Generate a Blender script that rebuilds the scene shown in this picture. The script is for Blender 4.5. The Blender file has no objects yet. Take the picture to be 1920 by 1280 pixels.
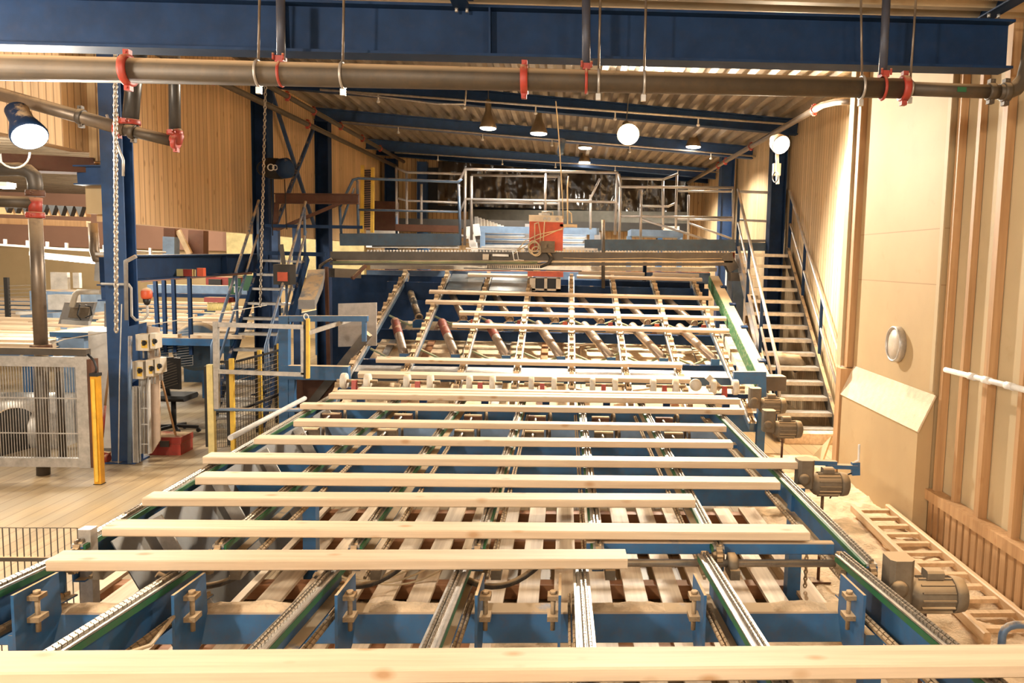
import bpy, math, random
from mathutils import Vector, Matrix
random.seed(7)
PI = math.pi
COL = bpy.context.scene.collection
SC = bpy.context.scene

# ------------------------------------------------------------------ camera
F = 1493.0; CX = 1150.0; CY = 640.0; ROLL = .026; EYE = 2.35
_dx, _dy = 1060 - CX, 487 - CY
_x = _dx*math.cos(ROLL) + _dy*math.sin(ROLL); _y = _dy*math.cos(ROLL) - _dx*math.sin(ROLL)
TH = math.atan(-_y/F); PS = math.atan(_x/F*math.cos(TH))
FW = Vector((-math.sin(PS)*math.cos(TH), math.cos(PS)*math.cos(TH), -math.sin(TH)))
R0 = Vector((math.cos(PS), math.sin(PS), 0)); U0 = R0.cross(FW)
RT = R0*math.cos(ROLL) + U0*math.sin(ROLL); UP = U0*math.cos(ROLL) - R0*math.sin(ROLL)
EYEV = Vector((0, 0, EYE))
def ray(u, v): return FW + RT*((u - CX)/F) - UP*((v - CY)/F)
def aY(u, v, Y): d = ray(u, v); return EYEV + d*(Y/d.y)
def aX(u, v, X): d = ray(u, v); return EYEV + d*(X/d.x)
def aZ(u, v, Z): d = ray(u, v); return EYEV + d*((Z - EYE)/d.z)

cam_d = bpy.data.cameras.new('camera'); cam = bpy.data.objects.new('camera', cam_d); COL.objects.link(cam)
cam_d.sensor_width = 36; cam_d.lens = F/1920*36
cam_d.shift_x = (960 - CX)/1920; cam_d.shift_y = 0; cam_d.clip_end = 200
cam.matrix_world = Matrix((( RT.x, UP.x, -FW.x, 0), (RT.y, UP.y, -FW.y, 0), (RT.z, UP.z, -FW.z, EYE), (0, 0, 0, 1)))
SC.camera = cam
SC.view_settings.view_transform = 'Standard'; SC.view_settings.look = 'None'; SC.view_settings.gamma = 1
SC.view_settings.use_curve_mapping = False; SC.view_settings.exposure = .95

# ------------------------------------------------------------------ mesh builder
class MB:
    def __init__(s): s.v = []; s.f = []; s.sm = []
    def add(s, vs, fs, smooth=False):
        n = len(s.v); s.v += [tuple(v) for v in vs]; s.f += [tuple(i + n for i in f) for f in fs]; s.sm += [smooth]*len(fs); return s
    def box(s, c, d, rz=0):
        x, y, z = d[0]/2, d[1]/2, d[2]/2; co, si = math.cos(rz), math.sin(rz)
        vs = []
        for a, b, e in ((-1,-1,-1),(1,-1,-1),(1,1,-1),(-1,1,-1),(-1,-1,1),(1,-1,1),(1,1,1),(-1,1,1)):
            px, py = a*x, b*y
            vs.append((c[0] + px*co - py*si, c[1] + px*si + py*co, c[2] + e*z))
        return s.add(vs, ((0,3,2,1),(4,5,6,7),(0,1,5,4),(1,2,6,5),(2,3,7,6),(3,0,4,7)))
    def span(s, x0, x1, y0, y1, z0, z1): return s.box(((x0+x1)/2, (y0+y1)/2, (z0+z1)/2), (abs(x1-x0), abs(y1-y0), abs(z1-z0)))
    @staticmethod
    def frame(p0, p1, up):
        t = (Vector(p1) - Vector(p0)).normalized(); up = Vector(up)
        if abs(t.dot(up)) > .995: up = Vector((0,1,0)) if abs(t.y) < .9 else Vector((1,0,0))
        sd = t.cross(up).normalized(); return t, sd, sd.cross(t).normalized()
    def prism(s, p0, p1, prof, up=(0,0,1), smooth=False, cap=True):
        p0, p1 = Vector(p0), Vector(p1); t, sd, u = s.frame(p0, p1, up); n = len(prof)
        vs = [p0 + sd*a + u*b for a, b in prof] + [p1 + sd*a + u*b for a, b in prof]
        fs = [(i, (i+1) % n, n + (i+1) % n, n + i) for i in range(n)]
        s.add(vs, fs, smooth)
        if cap:
            m = len(s.v) - 2*n
            s.f += [tuple(m + i for i in range(n))[::-1], tuple(m + n + i for i in range(n))]; s.sm += [False, False]
        return s
    def bar(s, p0, p1, w, h, up=(0,0,1)):
        a, b = w/2, h/2; return s.prism(p0, p1, ((-a,-b),(a,-b),(a,b),(-a,b)), up)
    def cbar(s, p0, p1, w, h, c, up=(0,0,1)):
        a, b = w/2, h/2
        return s.prism(p0, p1, ((-a+c,-b),(a-c,-b),(a,-b+c),(a,b-c),(a-c,b),(-a+c,b),(-a,b-c),(-a,-b+c)), up)
    def ibeam(s, p0, p1, w, h, tf=.015, tw=.01, up=(0,0,1)):
        a, b, c = w/2, h/2, tw/2
        return s.prism(p0, p1, ((-a,-b),(a,-b),(a,-b+tf),(c,-b+tf),(c,b-tf),(a,b-tf),(a,b),(-a,b),(-a,b-tf),(-c,b-tf),(-c,-b+tf),(-a,-b+tf)), up)
    def chan(s, p0, p1, w, h, t=.008, up=(0,0,1), flip=1):
        a, b = w/2, h/2
        pr = [(-a,-b),(a,-b),(a,-b+t),(-a+t,-b+t),(-a+t,b-t),(a,b-t),(a,b),(-a,b)]
        if flip < 0: pr = [(-x, y) for x, y in pr][::-1]
        return s.prism(p0, p1, pr, up)
    def tube(s, pts, r, n=10, cap=True):
        pts = [Vector(p) for p in pts]; k = len(pts)
        rs = r if isinstance(r, (list, tuple)) else [r]*k
        t0 = (pts[1] - pts[0]).normalized(); ref = Vector((0,0,1)) if abs(t0.z) < .9 else Vector((0,1,0))
        vs = []
        for i in range(k):
            a = (pts[i] - pts[i-1]).normalized() if i else None; b = (pts[i+1] - pts[i]).normalized() if i < k-1 else None
            t = ((a or b) + (b or a)).normalized()
            sc = 1.0
            if a and b: sc = 1/max(.5, math.cos(a.angle(b, 0)/2))
            sd = t.cross(ref)
            if sd.length < .05: ref = Vector((1,0,0)); sd = t.cross(ref)
            sd.normalize(); u = sd.cross(t).normalized()
            ref = u
            for j in range(n):
                an = 2*PI*j/n; vs.append(pts[i] + (sd*math.cos(an) + u*math.sin(an))*rs[i]*sc)
        fs = [(i*n + j, i*n + (j+1) % n, (i+1)*n + (j+1) % n, (i+1)*n + j) for i in range(k-1) for j in range(n)]
        m = len(s.v); s.add(vs, fs, True)
        if cap:
            s.f += [tuple(m + j for j in range(n))[::-1], tuple(m + (k-1)*n + j for j in range(n))]; s.sm += [False, False]
        return s
    def cyl(s, p0, p1, r, n=16): return s.tube((p0, p1), r, n)
    def lathe(s, p, ax, prof, n=20, cap=True):
        p = Vector(p); ax = Vector(ax).normalized(); ref = Vector((0,0,1)) if abs(ax.z) < .9 else Vector((1,0,0))
        sd = ax.cross(ref).normalized(); u = sd.cross(ax); k = len(prof); vs = []
        for r, t in prof:
            for j in range(n):
                an = 2*PI*j/n; vs.append(p + ax*t + (sd*math.cos(an) + u*math.sin(an))*max(r, 1e-4))
        m = len(s.v)
        s.add(vs, [(i*n + j, i*n + (j+1) % n, (i+1)*n + (j+1) % n, (i+1)*n + j) for i in range(k-1) for j in range(n)], True)
        if cap: s.f += [tuple(m + j for j in range(n))[::-1], tuple(m + (k-1)*n + j for j in range(n))]; s.sm += [False]*2
        return s
    def plate(s, pts, th):
        pts = [Vector(p) for p in pts]; n = (pts[1]-pts[0]).cross(pts[2]-pts[1]).normalized()*th; k = len(pts)
        s.add(pts + [p + n for p in pts], [tuple(range(k))[::-1], tuple(range(k, 2*k))] + [(i, (i+1) % k, k + (i+1) % k, k + i) for i in range(k)]); return s
    def torus(s, c, ax, R, r, n=20, m=8, sx=1.0, up=None):
        c = Vector(c); ax = Vector(ax).normalized(); ref = Vector(up) if up else (Vector((0,0,1)) if abs(ax.z) < .9 else Vector((1,0,0)))
        sd = ax.cross(ref).normalized(); u = sd.cross(ax)
        vs = []
        for i in range(n):
            a = 2*PI*i/n; d = sd*math.cos(a)*sx + u*math.sin(a); dn = d.normalized()
            for j in range(m):
                b = 2*PI*j/m; vs.append(c + d*R + dn*(r*math.cos(b)) + ax*(r*math.sin(b)))
        return s.add(vs, [(i*m + j, i*m + (j+1) % m, ((i+1) % n)*m + (j+1) % m, ((i+1) % n)*m + j) for i in range(n) for j in range(m)], True)
    def build(s, name, mat, parent=None, base=None):
        if base is None:
            if parent is not None: base = OFF[parent.name]
            else:
                xs = [v[0] for v in s.v]; ys = [v[1] for v in s.v]; zs = [v[2] for v in s.v]
                base = Vector(((min(xs)+max(xs))/2, (min(ys)+max(ys))/2, min(zs)))
        me = bpy.data.meshes.new(name); me.from_pydata([(v[0]-base[0], v[1]-base[1], v[2]-base[2]) for v in s.v], [], s.f)
        me.polygons.foreach_set('use_smooth', s.sm); me.materials.append(mat); me.update()
        o = bpy.data.objects.new(name, me); COL.objects.link(o)
        if parent is not None: o.parent = parent
        else: o.location = base
        OFF[o.name] = Vector(base); return o
OFF = {}
def thing(name, label, cat, loc, group=None):
    o = bpy.data.objects.new(name, None); COL.objects.link(o); o.location = loc; o.empty_display_size = .1
    o['label'] = label; o['category'] = cat
    if group: o['group'] = group
    OFF[o.name] = Vector(loc); return o
def tag(o, label, cat, group=None, kind=None):
    o['label'] = label; o['category'] = cat
    if group: o['group'] = group
    if kind: o['kind'] = kind
    return o
def struct(name, mb, mat):
    o = mb.build(name, mat, None, (0,0,0)); o['kind'] = 'structure'; return o
def arc(c, a0, a1, r, e1, e2, n=6):
    c, e1, e2 = Vector(c), Vector(e1), Vector(e2)
    return [c + (e1*math.cos(a0+(a1-a0)*i/n) + e2*math.sin(a0+(a1-a0)*i/n))*r for i in range(n+1)]
def sag(p, q, d, n=8):
    p, q = Vector(p), Vector(q); return [p.lerp(q, i/n) - Vector((0,0,d*4*(i/n)*(1-i/n))) for i in range(n+1)]

# ------------------------------------------------------------------ materials
class NT:
    def __init__(s, name):
        m = bpy.data.materials.new(name); m.use_nodes = True; s.m = m; s.t = m.node_tree; s.b = s.t.nodes['Principled BSDF']
    def n(s, t, **k):
        o = s.t.nodes.new(t)
        for a, v in k.items():
            if a.startswith('i_'): o.inputs[a[2:].replace('_', ' ')].default_value = v
            else: setattr(o, a, v)
        return o
    def l(s, a, b): s.t.links.new(a, b)
    def math(s, op, a, b=None, c=None):
        o = s.n('ShaderNodeMath', operation=op)
        for i, x in enumerate((a, b, c)):
            if x is None: continue
            if isinstance(x, (int, float)): o.inputs[i].default_value = x
            else: s.l(x, o.inputs[i])
        return o.outputs[0]
    def mix(s, f, a, b, bt='MIX'):
        o = s.n('ShaderNodeMix', data_type='RGBA', blend_type=bt)
        for i, x in ((0, f), (6, a), (7, b)):
            if isinstance(x, (int, float)): o.inputs[i].default_value = x
            elif isinstance(x, tuple): o.inputs[i].default_value = (*x, 1)[:4]
            else: s.l(x, o.inputs[i])
        return o.outputs[2]
    def ramp(s, f, a, b):
        o = s.n('ShaderNodeMapRange'); o.inputs[1].default_value = a; o.inputs[2].default_value = b; s.l(f, o.inputs[0]); return o.outputs[0]
    def noise(s, vec, scale, det=3, rough=.55):
        o = s.n('ShaderNodeTexNoise'); o.inputs['Scale'].default_value = scale; o.inputs['Detail'].default_value = det; o.inputs['Roughness'].default_value = rough
        s.l(vec, o.inputs['Vector']); return o.outputs[0]
    def obj(s): return s.n('ShaderNodeTexCoord').outputs['Object']
    def pos(s): return s.n('ShaderNodeNewGeometry').outputs['Position']
    def scale(s, vec, sc, off=None):
        o = s.n('ShaderNodeMapping'); o.inputs['Scale'].default_value = sc; s.l(vec, o.inputs[0])
        if off is not None: s.l(off, o.inputs['Location'])
        return o.outputs[0]
    def bump(s, h, st=.3, d=.01):
        o = s.n('ShaderNodeBump'); o.inputs['Strength'].default_value = st; o.inputs['Distance'].default_value = d; s.l(h, o.inputs['Height']); s.l(o.outputs[0], s.b.inputs['Normal'])
DUST = (.60, .43, .25)
def mat(name, col, rough=.55, metal=0.0, var=.18, scale=6.0, dust=0.0, dirt=0.0, bump=0.0, dirtcol=(.12,.08,.045), dustcol=DUST, spec=None):
    k = NT(name); p = k.obj()
    n1 = k.noise(p, scale, 4); c = k.mix(k.ramp(n1, .3, .7), tuple(x*(1-var) for x in col), tuple(min(1, x*(1+var)) for x in col))
    r = None
    if dirt:
        n2 = k.noise(p, scale*2.3, 6, .7); f = k.math('MULTIPLY', k.ramp(n2, .48, .68), dirt); c = k.mix(f, c, dirtcol)
    if dust:
        g = k.n('ShaderNodeNewGeometry'); sp = k.n('ShaderNodeSeparateXYZ'); k.l(g.outputs['Normal'], sp.inputs[0])
        n3 = k.noise(k.pos(), 5, 5, .7)
        f = k.math('MULTIPLY', k.ramp(sp.outputs[2], .35, .85), k.ramp(n3, .62 - .5*dust, .72 - .4*dust)); c = k.mix(f, c, dustcol)
        r = k.math('ADD', k.math('MULTIPLY', f, .9 - rough), rough)
        k.l(k.math('MULTIPLY', k.math('SUBTRACT', 1, f), metal), k.b.inputs['Metallic'])
    else: k.b.inputs['Metallic'].default_value = metal
    k.l(c, k.b.inputs['Base Color'])
    if r is not None: k.l(r, k.b.inputs['Roughness'])
    else: k.b.inputs['Roughness'].default_value = rough
    if bump: k.bump(k.noise(p, scale*5, 4), bump)
    if spec is not None: k.b.inputs['Specular IOR Level'].default_value = spec
    return k.m
def emis(name, col, st):
    k = NT(name); k.b.inputs['Emission Color'].default_value = (*col, 1); k.b.inputs['Emission Strength'].default_value = st; k.b.inputs['Base Color'].default_value = (*col, 1); return k.m
def wood(name, col, axis=0, knots=True, dark=(.42,.22,.09), var=.16, fine=1.0):
    k = NT(name); p = k.obj(); oi = k.n('ShaderNodeObjectInfo').outputs['Random']
    cmb = k.n('ShaderNodeCombineXYZ')
    for i in range(3): k.l(k.math('MULTIPLY', oi, 17.3 + 5*i), cmb.inputs[i])
    sc = [26*fine]*3; sc[axis] = 1.1
    g = k.noise(k.scale(p, tuple(sc), cmb.outputs[0]), 1.0, 5, .6)
    c = k.mix(k.ramp(g, .3, .72), tuple(x*(1+var) for x in col), (col[0]*(1-var), col[1]*(1-var*1.35), col[2]*(1-var*1.8)))
    if knots:
        sk = [8.0]*3; sk[axis] = 4.2
        v = k.n('ShaderNodeTexVoronoi'); v.inputs['Scale'].default_value = 1; k.l(k.scale(p, tuple(sk), cmb.outputs[0]), v.inputs['Vector'])
        c = k.mix(k.math('MULTIPLY', k.math('SUBTRACT', 1, k.ramp(v.outputs['Distance'], .07, .2)), .75), c, dark)
    lf = k.noise(k.scale(p, (1.3,1.3,1.3), cmb.outputs[0]), 1, 2); c = k.mix(k.math('MULTIPLY', k.ramp(lf, .45, .75), .25), c, (col[0]*.85, col[1]*.68, col[2]*.5))
    hsv = k.n('ShaderNodeHueSaturation'); k.l(c, hsv.inputs['Color']); k.l(k.math('ADD', k.math('MULTIPLY', oi, .14), .93), hsv.inputs['Value'])
    k.l(hsv.outputs[0], k.b.inputs['Base Color']); k.b.inputs['Roughness'].default_value = .6; k.bump(g, .12, .002)
    return k.m
def cladding(name, col, comp, pitch, groove=.09, var=.16, axis=2):
    """boards side by side along world axis `comp`, grain running along `axis`"""
    k = NT(name); p = k.pos(); sp = k.n('ShaderNodeSeparateXYZ'); k.l(p, sp.inputs[0])
    q = k.math('DIVIDE', sp.outputs[comp], pitch); fr = k.math('FRACT', q); idx = k.math('FLOOR', q)
    e = k.math('MINIMUM', fr, k.math('SUBTRACT', 1, fr)); gr = k.ramp(e, 0, groove)
    wn = k.n('ShaderNodeTexWhiteNoise', noise_dimensions='1D'); k.l(idx, wn.inputs['W'])
    sc = [30.0]*3; sc[axis] = .9; off = k.n('ShaderNodeCombineXYZ'); k.l(k.math('MULTIPLY', wn.outputs[0], 40), off.inputs[axis])
    g = k.noise(k.scale(p, tuple(sc), off.outputs[0]), 1, 5, .6)
    c = k.mix(k.ramp(g, .3, .72), tuple(x*(1+var*.6) for x in col), (col[0]*(1-var), col[1]*(1-var*1.4), col[2]*(1-var*1.8)))
    hsv = k.n('ShaderNodeHueSaturation'); k.l(c, hsv.inputs['Color']); k.l(k.math('ADD', k.math('MULTIPLY', wn.outputs[0], .24), .88), hsv.inputs['Value'])
    vs = [8.0]*3; vs[axis] = 3.0
    v = k.n('ShaderNodeTexVoronoi'); v.inputs['Scale'].default_value = 1; k.l(k.scale(p, tuple(vs), off.outputs[0]), v.inputs['Vector'])
    c2 = k.mix(k.math('MULTIPLY', k.math('SUBTRACT', 1, k.ramp(v.outputs['Distance'], .07, .16)), .6), hsv.outputs[0], (col[0]*.4, col[1]*.28, col[2]*.2))
    c3 = k.mix(gr, (col[0]*.35, col[1]*.25, col[2]*.18), c2)
    k.l(c3, k.b.inputs['Base Color']); k.b.inputs['Roughness'].default_value = .6; k.bump(gr, .6, .008)
    return k.m
def sheetmat(name, col, var=.08, seams=()):
    k = NT(name); p = k.pos(); a = k.noise(p, 1.2, 4); b = k.noise(p, 60, 2); d = k.noise(p, 5, 6, .7)
    c = k.mix(k.ramp(a, .3, .7), tuple(x*(1-var) for x in col), tuple(x*(1+var) for x in col))
    c = k.mix(k.math('MULTIPLY', k.ramp(d, .6, .75), .25), c, (col[0]*.7, col[1]*.58, col[2]*.45))
    sp = k.n('ShaderNodeSeparateXYZ'); k.l(p, sp.inputs[0])
    for z in seams: c = k.mix(k.math('LESS_THAN', k.math('ABSOLUTE', k.math('SUBTRACT', sp.outputs[2], z)), .004), c, (col[0]*.72, col[1]*.64, col[2]*.55))
    k.l(c, k.b.inputs['Base Color']); k.b.inputs['Roughness'].default_value = .7; k.bump(b, .08, .003); return k.m

M = {}
M['blue'] = mat('blue_paint', (.03,.115,.26), .45, dust=.75, dirt=.3)
M['blueclean'] = mat('blue_paint_clean', (.022,.07,.19), .42, dust=.25, dirt=.1)
M['navy'] = mat('navy_paint', (.008,.029,.082), .6, dust=.15, dirt=.06, spec=.2)
M['skyblue'] = mat('light_blue_paint', (.19,.29,.44), .45, dust=.5, dirt=.12)
M['dustblue'] = mat('dusty_blue_paint', (.06,.105,.16), .55, dust=.7, dirt=.3)
M['green'] = mat('green_paint', (.015,.11,.04), .5, dirt=.25)
M['steel'] = mat('bare_steel', (.46,.41,.35), .38, .75, dirt=.35)
M['darksteel'] = mat('dark_steel', (.10,.085,.07), .5, .4, dust=.55, dirt=.3)
M['galv'] = mat('galvanised_steel', (.50,.47,.43), .42, .55, scale=14, dirt=.2)
M['pipe'] = mat('dusty_pipe', (.085,.065,.045), .55, .3, dust=.8, dirt=.6, scale=5)
M['pipeclean'] = mat('grey_pipe', (.20,.155,.115), .42, .5, dust=.6, dirt=.2)
M['rail'] = mat('handrail_steel', (.42,.40,.39), .4, .5, dust=.3)
M['bluerail'] = mat('blue_handrail', (.10,.16,.26), .42, .2, dust=.4)
M['red'] = mat('red_paint', (.36,.04,.025), .5, dust=.55, dirt=.35)
M['orange'] = mat('orange_paint', (.62,.10,.035), .45, dust=.8, dirt=.12, dustcol=(.85,.68,.45))
M['yellow'] = mat('yellow_paint', (.72,.46,.06), .45, dirt=.15)
M['paleyellow'] = mat('pale_yellow_paint', (.78,.65,.28), .5, dirt=.12)
M['amber'] = mat('amber_plastic', (.62,.30,.02), .35)
M['black'] = mat('black_plastic', (.012,.011,.011), .5)
M['blackdust'] = mat('black_dusty', (.03,.026,.022), .6, dust=.8)
M['rubber'] = mat('rubber_hose', (.045,.035,.027), .55, dust=.7, dirt=.4, dirtcol=(.3,.2,.1))
M['white'] = mat('white_enamel', (.74,.71,.66), .45, dirt=.06)
M['offwhite'] = mat('offwhite_plastic', (.62,.56,.46), .5, dust=.3, dirt=.1)
M['grey'] = mat('grey_paint', (.27,.26,.25), .5, dust=.5, dirt=.2)
M['lightgrey'] = mat('light_grey_paint', (.48,.47,.45), .5, dirt=.1)
M['motor'] = mat('dusty_motor_grey', (.17,.135,.095), .7, .1, dust=.95, dirt=.4, scale=12)
M['sawdust'] = mat('sawdust', (.70,.53,.34), .95, 0, .16, 22, bump=.8, spec=.1)
M['sawheap'] = mat('sawdust_on_floor', (.66,.50,.33), .95, 0, .25, 9, bump=1.0, spec=.1)
M['chain'] = mat('greasy_chain', (.30,.25,.19), .35, .8, scale=30, dirt=.4, dirtcol=(.05,.035,.02))
M['chaindust'] = mat('dusty_chain', (.34,.24,.14), .6, .3, scale=20, dust=.8, dirt=.45, dirtcol=(.07,.045,.02))
M['rubred'] = mat('red_roller_rubber', (.24,.06,.04), .5, dust=.15, dirt=.35, dirtcol=(.25,.17,.1))
M['roller'] = mat('roller_steel', (.42,.33,.25), .35, .6, scale=4, dirt=.4, dirtcol=(.2,.10,.06))
M['rollerdark'] = mat('roller_dark_steel', (.07,.065,.06), .38, .5, dust=.3)
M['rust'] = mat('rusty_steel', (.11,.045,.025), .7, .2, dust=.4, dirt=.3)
M['pine'] = wood('planed_pine', (.64,.505,.36), var=.13)
M['slat'] = wood('slat_wood', (.66,.53,.38), 1, knots=False, var=.2)
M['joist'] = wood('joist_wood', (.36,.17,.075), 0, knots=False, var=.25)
M['stud'] = wood('stud_wood', (.48,.29,.14), 2, knots=True, var=.18)
M['ladderwood'] = wood('ladder_wood', (.62,.43,.25), 1, knots=False)
M['roofmetal'] = mat('corrugated_steel', (.30,.245,.18), .42, .5, .2, 2, dirt=.25, dirtcol=(.10,.07,.045))
M['bulb'] = emis('lamp_glow', (1.0,.90,.74), 14)
M['bulbhot'] = emis('lamp_glow_bright', (1.0,.88,.66), 60)
M['tube'] = emis('tube_glow', (1.0,.95,.84), 7)
M['reflector'] = mat('lamp_reflector', (.30,.22,.14), .35, .7)
M['hose'] = mat('beige_hose', (.62,.48,.30), .5)
M['greenhose'] = mat('pale_green_pipe', (.34,.38,.22), .5, dust=.4)
M['pinkwall'] = sheetmat('pinkish_wall', (.46,.26,.18))
M['tanwall'] = sheetmat('tan_wall', (.62,.46,.25))
M['sheet'] = sheetmat('yellow_board', (.51,.36,.185), seams=(2.70, 2.22))
M['sheetpale'] = sheetmat('pale_board', (.53,.41,.24))
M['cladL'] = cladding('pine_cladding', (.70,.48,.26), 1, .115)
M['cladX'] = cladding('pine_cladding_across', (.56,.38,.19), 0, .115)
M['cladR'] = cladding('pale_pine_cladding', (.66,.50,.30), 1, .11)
M['skirtclad'] = cladding('skirting_slats', (.52,.29,.12), 1, .17, .16)
# ================================================================== SETTING
fl = NT('plank_floor'); _p = fl.pos(); _s = fl.n('ShaderNodeSeparateXYZ'); fl.l(_p, _s.inputs[0])
_q = fl.math('DIVIDE', _s.outputs[0], .15); _fr = fl.math('FRACT', _q); _e = fl.math('MINIMUM', _fr, fl.math('SUBTRACT', 1, _fr)); _g = fl.ramp(_e, 0, .045)
_wn = fl.n('ShaderNodeTexWhiteNoise', noise_dimensions='1D'); fl.l(fl.math('FLOOR', _q), _wn.inputs['W'])
_n = fl.noise(fl.scale(_p, (22, .8, 1)), 1, 5, .65); _big = fl.noise(_p, .7, 4, .6)
_c = fl.mix(fl.ramp(_n, .3, .7), (.46,.335,.185), (.35,.245,.13)); _c = fl.mix(fl.ramp(_big, .42, .68), _c, (.33,.27,.185))
_h = fl.n('ShaderNodeHueSaturation'); fl.l(_c, _h.inputs['Color']); fl.l(fl.math('ADD', fl.math('MULTIPLY', _wn.outputs[0], .16), .92), _h.inputs['Value'])
_c = fl.mix(_g, (.17,.11,.06), _h.outputs[0]); fl.l(_c, fl.b.inputs['Base Color']); fl.b.inputs['Roughness'].default_value = .5
struct('floor', MB().span(-24, 4.2, -6, 27, -.2, 0), fl.m)

# right side: insulated partition (x = 3.2) then the clad outer wall (x = 3.85)
struct('wall_right', MB().span(3.29, 3.45, -6, 8.6, 0, 4.6), M['sheetpale'])
struct('wall_right_outer', MB().span(3.85, 4.05, 8.3, 24, 0, 5.4), M['cladR'])
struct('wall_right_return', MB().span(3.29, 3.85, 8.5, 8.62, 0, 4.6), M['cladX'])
# big board panel, lower box with its sloping top
struct('trim_1', MB().span(3.2, 3.288, 6.62, 8.55, .02, 4.6), M['sheet'])
w = MB().prism((0, 6.6, 0), (0, 8.5, 0), ((3.07, .0), (3.2, .0), (3.2, 1.27), (3.07, .97)), (0,0,1))
struct('trim_2', w, M['sheet'])
w = MB().prism((0, 6.58, 0), (0, 8.52, 0), ((3.055, .955), (3.068, .945), (3.205, 1.262), (3.195, 1.275)), (0,0,1))
struct('trim_3', w, mat('dusty_sloping_board', (.74,.60,.42), .85, 0, .12, 14, bump=.5))
tn = 4
def trim(x0, x1, y0, y1, z0, z1, m='stud'):
    global tn
    struct('trim_%d' % tn, MB().span(x0, x1, y0, y1, z0, z1), M[m]); tn += 1
for u, wd, pr in ((1755, .05, .07), (1789, .05, .06), (1838, .07, .075), (1903, .05, .07)):
    y = aX(u, 795, 3.2).y; trim(3.29 - pr, 3.285, y - wd/2, y + wd/2, .45, 4.6)
for y in (4.55, 3.9, 3.3): trim(3.2, 3.285, y - .03, y + .03, .45, 4.6)
trim(3.185, 3.199, 6.62, 6.68, 1.3, 4.6, 'sheetpale')                        # pale edge strip beside the first stud
trim(3.13, 3.28, 8.56, 8.68, 1.25, 4.6); trim(3.10, 3.3, 8.69, 8.83, 1.25, 4.6, 'sheetpale'); trim(3.05, 3.28, 8.52, 8.66, 0, 1.24, 'stud')
b = MB().span(3.17, 3.28, -1, 6.6, .36, .45)
y = 6.55
while y > 1.0: b.span(3.2, 3.285, y - .036, y + .036, .02, .36); y -= .105
b = struct('baseboard_right', b, M['stud'])

# left side
struct('wall_left', MB().span(-5.25, -5.05, 9.35, 22.6, 2.64, 5.5), M['cladL'])
struct('wall_left_front', MB().span(-5.35, -5.15, -2, 9.1, 3.37, 5.5), M['cladL'])
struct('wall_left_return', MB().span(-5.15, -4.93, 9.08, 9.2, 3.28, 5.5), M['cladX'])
struct('wall_left_stub', MB().span(aY(166, 380, 9.25).x, -4.98, 9.2, 9.34, 2.72, 3.27), M['tanwall'])
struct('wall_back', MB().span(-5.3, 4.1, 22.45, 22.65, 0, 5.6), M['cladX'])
# neighbouring hall seen through the opening
struct('wall_hall_back', MB().span(-24, -5.3, 22.5, 22.7, 0, 2.55), M['tanwall'])
struct('wall_hall_back_upper', MB().span(-24, -6.5, 22.2, 22.4, 2.35, 4.4), M['pinkwall'])
struct('wall_hall_panel', MB().span(-9.0, -5.4, 21.9, 22.1, 1.7, 3.2), mat('yellowish_panel', (.62,.52,.25), .6))
struct('wall_hall_left', MB().span(-24.2, -24, -6, 22.5, 0, 4.4), M['tanwall'])

def corr(x0, x1, pitch, dep, th=.012):
    """trapezoid profile as (a, z) list"""
    pts = []; a = x0
    while a < x1: pts += [(a, 0), (a + pitch*.32, 0), (a + pitch*.5, dep), (a + pitch*.82, dep)]; a += pitch
    return pts + [(a, 0)]
b = MB(); pts = corr(-5.3, 4.0, .25, .07)
roofz = lambda x: 5.16 - .052*(x + 3.5)
vs = [(x, 5.95, roofz(x) + z) for x, z in pts] + [(x, 23.3, roofz(x) + z) for x, z in pts]; n = len(pts)
b.add(vs, [(i, i+1, n+i+1, n+i) for i in range(n-1)])
b.add([(x, y, z + .02) for x, y, z in vs], [(i, n+i, n+i+1, i+1) for i in range(n-1)])
struct('ceiling', b, M['roofmetal'])
b = MB(); pts = corr(-3, 5.85, .22, .06); zf = lambda x: 4.125 + .0148*x
vs = [(-5.3, y, zf(-5.3) + z) for y, z in pts] + [(4.0, y, zf(4) + z) for y, z in pts]; n = len(pts)
b.add(vs, [(i, n+i, n+i+1, i+1) for i in range(n-1)]); b.add([(x, y, z + .02) for x, y, z in vs], [(i, i+1, n+i+1, n+i) for i in range(n-1)])
struct('ceiling_front', b, mat('pale_corrugated_steel', (.48,.37,.23), .5, .3, .15, 2))
struct('ceiling_step', MB().span(-5.3, 4.0, 5.87, 5.94, 4.2, 5.4), M['navy'])
b = MB(); pts = corr(-1, 22.2, .3, .08)
vs = [(-24, y, 3.75 + z) for y, z in pts] + [(-5.36, y, 3.75 + z) for y, z in pts]; n = len(pts)
b.add(vs, [(i, n+i, n+i+1, i+1) for i in range(n-1)]); b.add([(x, y, z + .02) for x, y, z in vs], [(i, i+1, n+i+1, n+i) for i in range(n-1)])
struct('ceiling_hall', b, M['roofmetal'])

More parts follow.
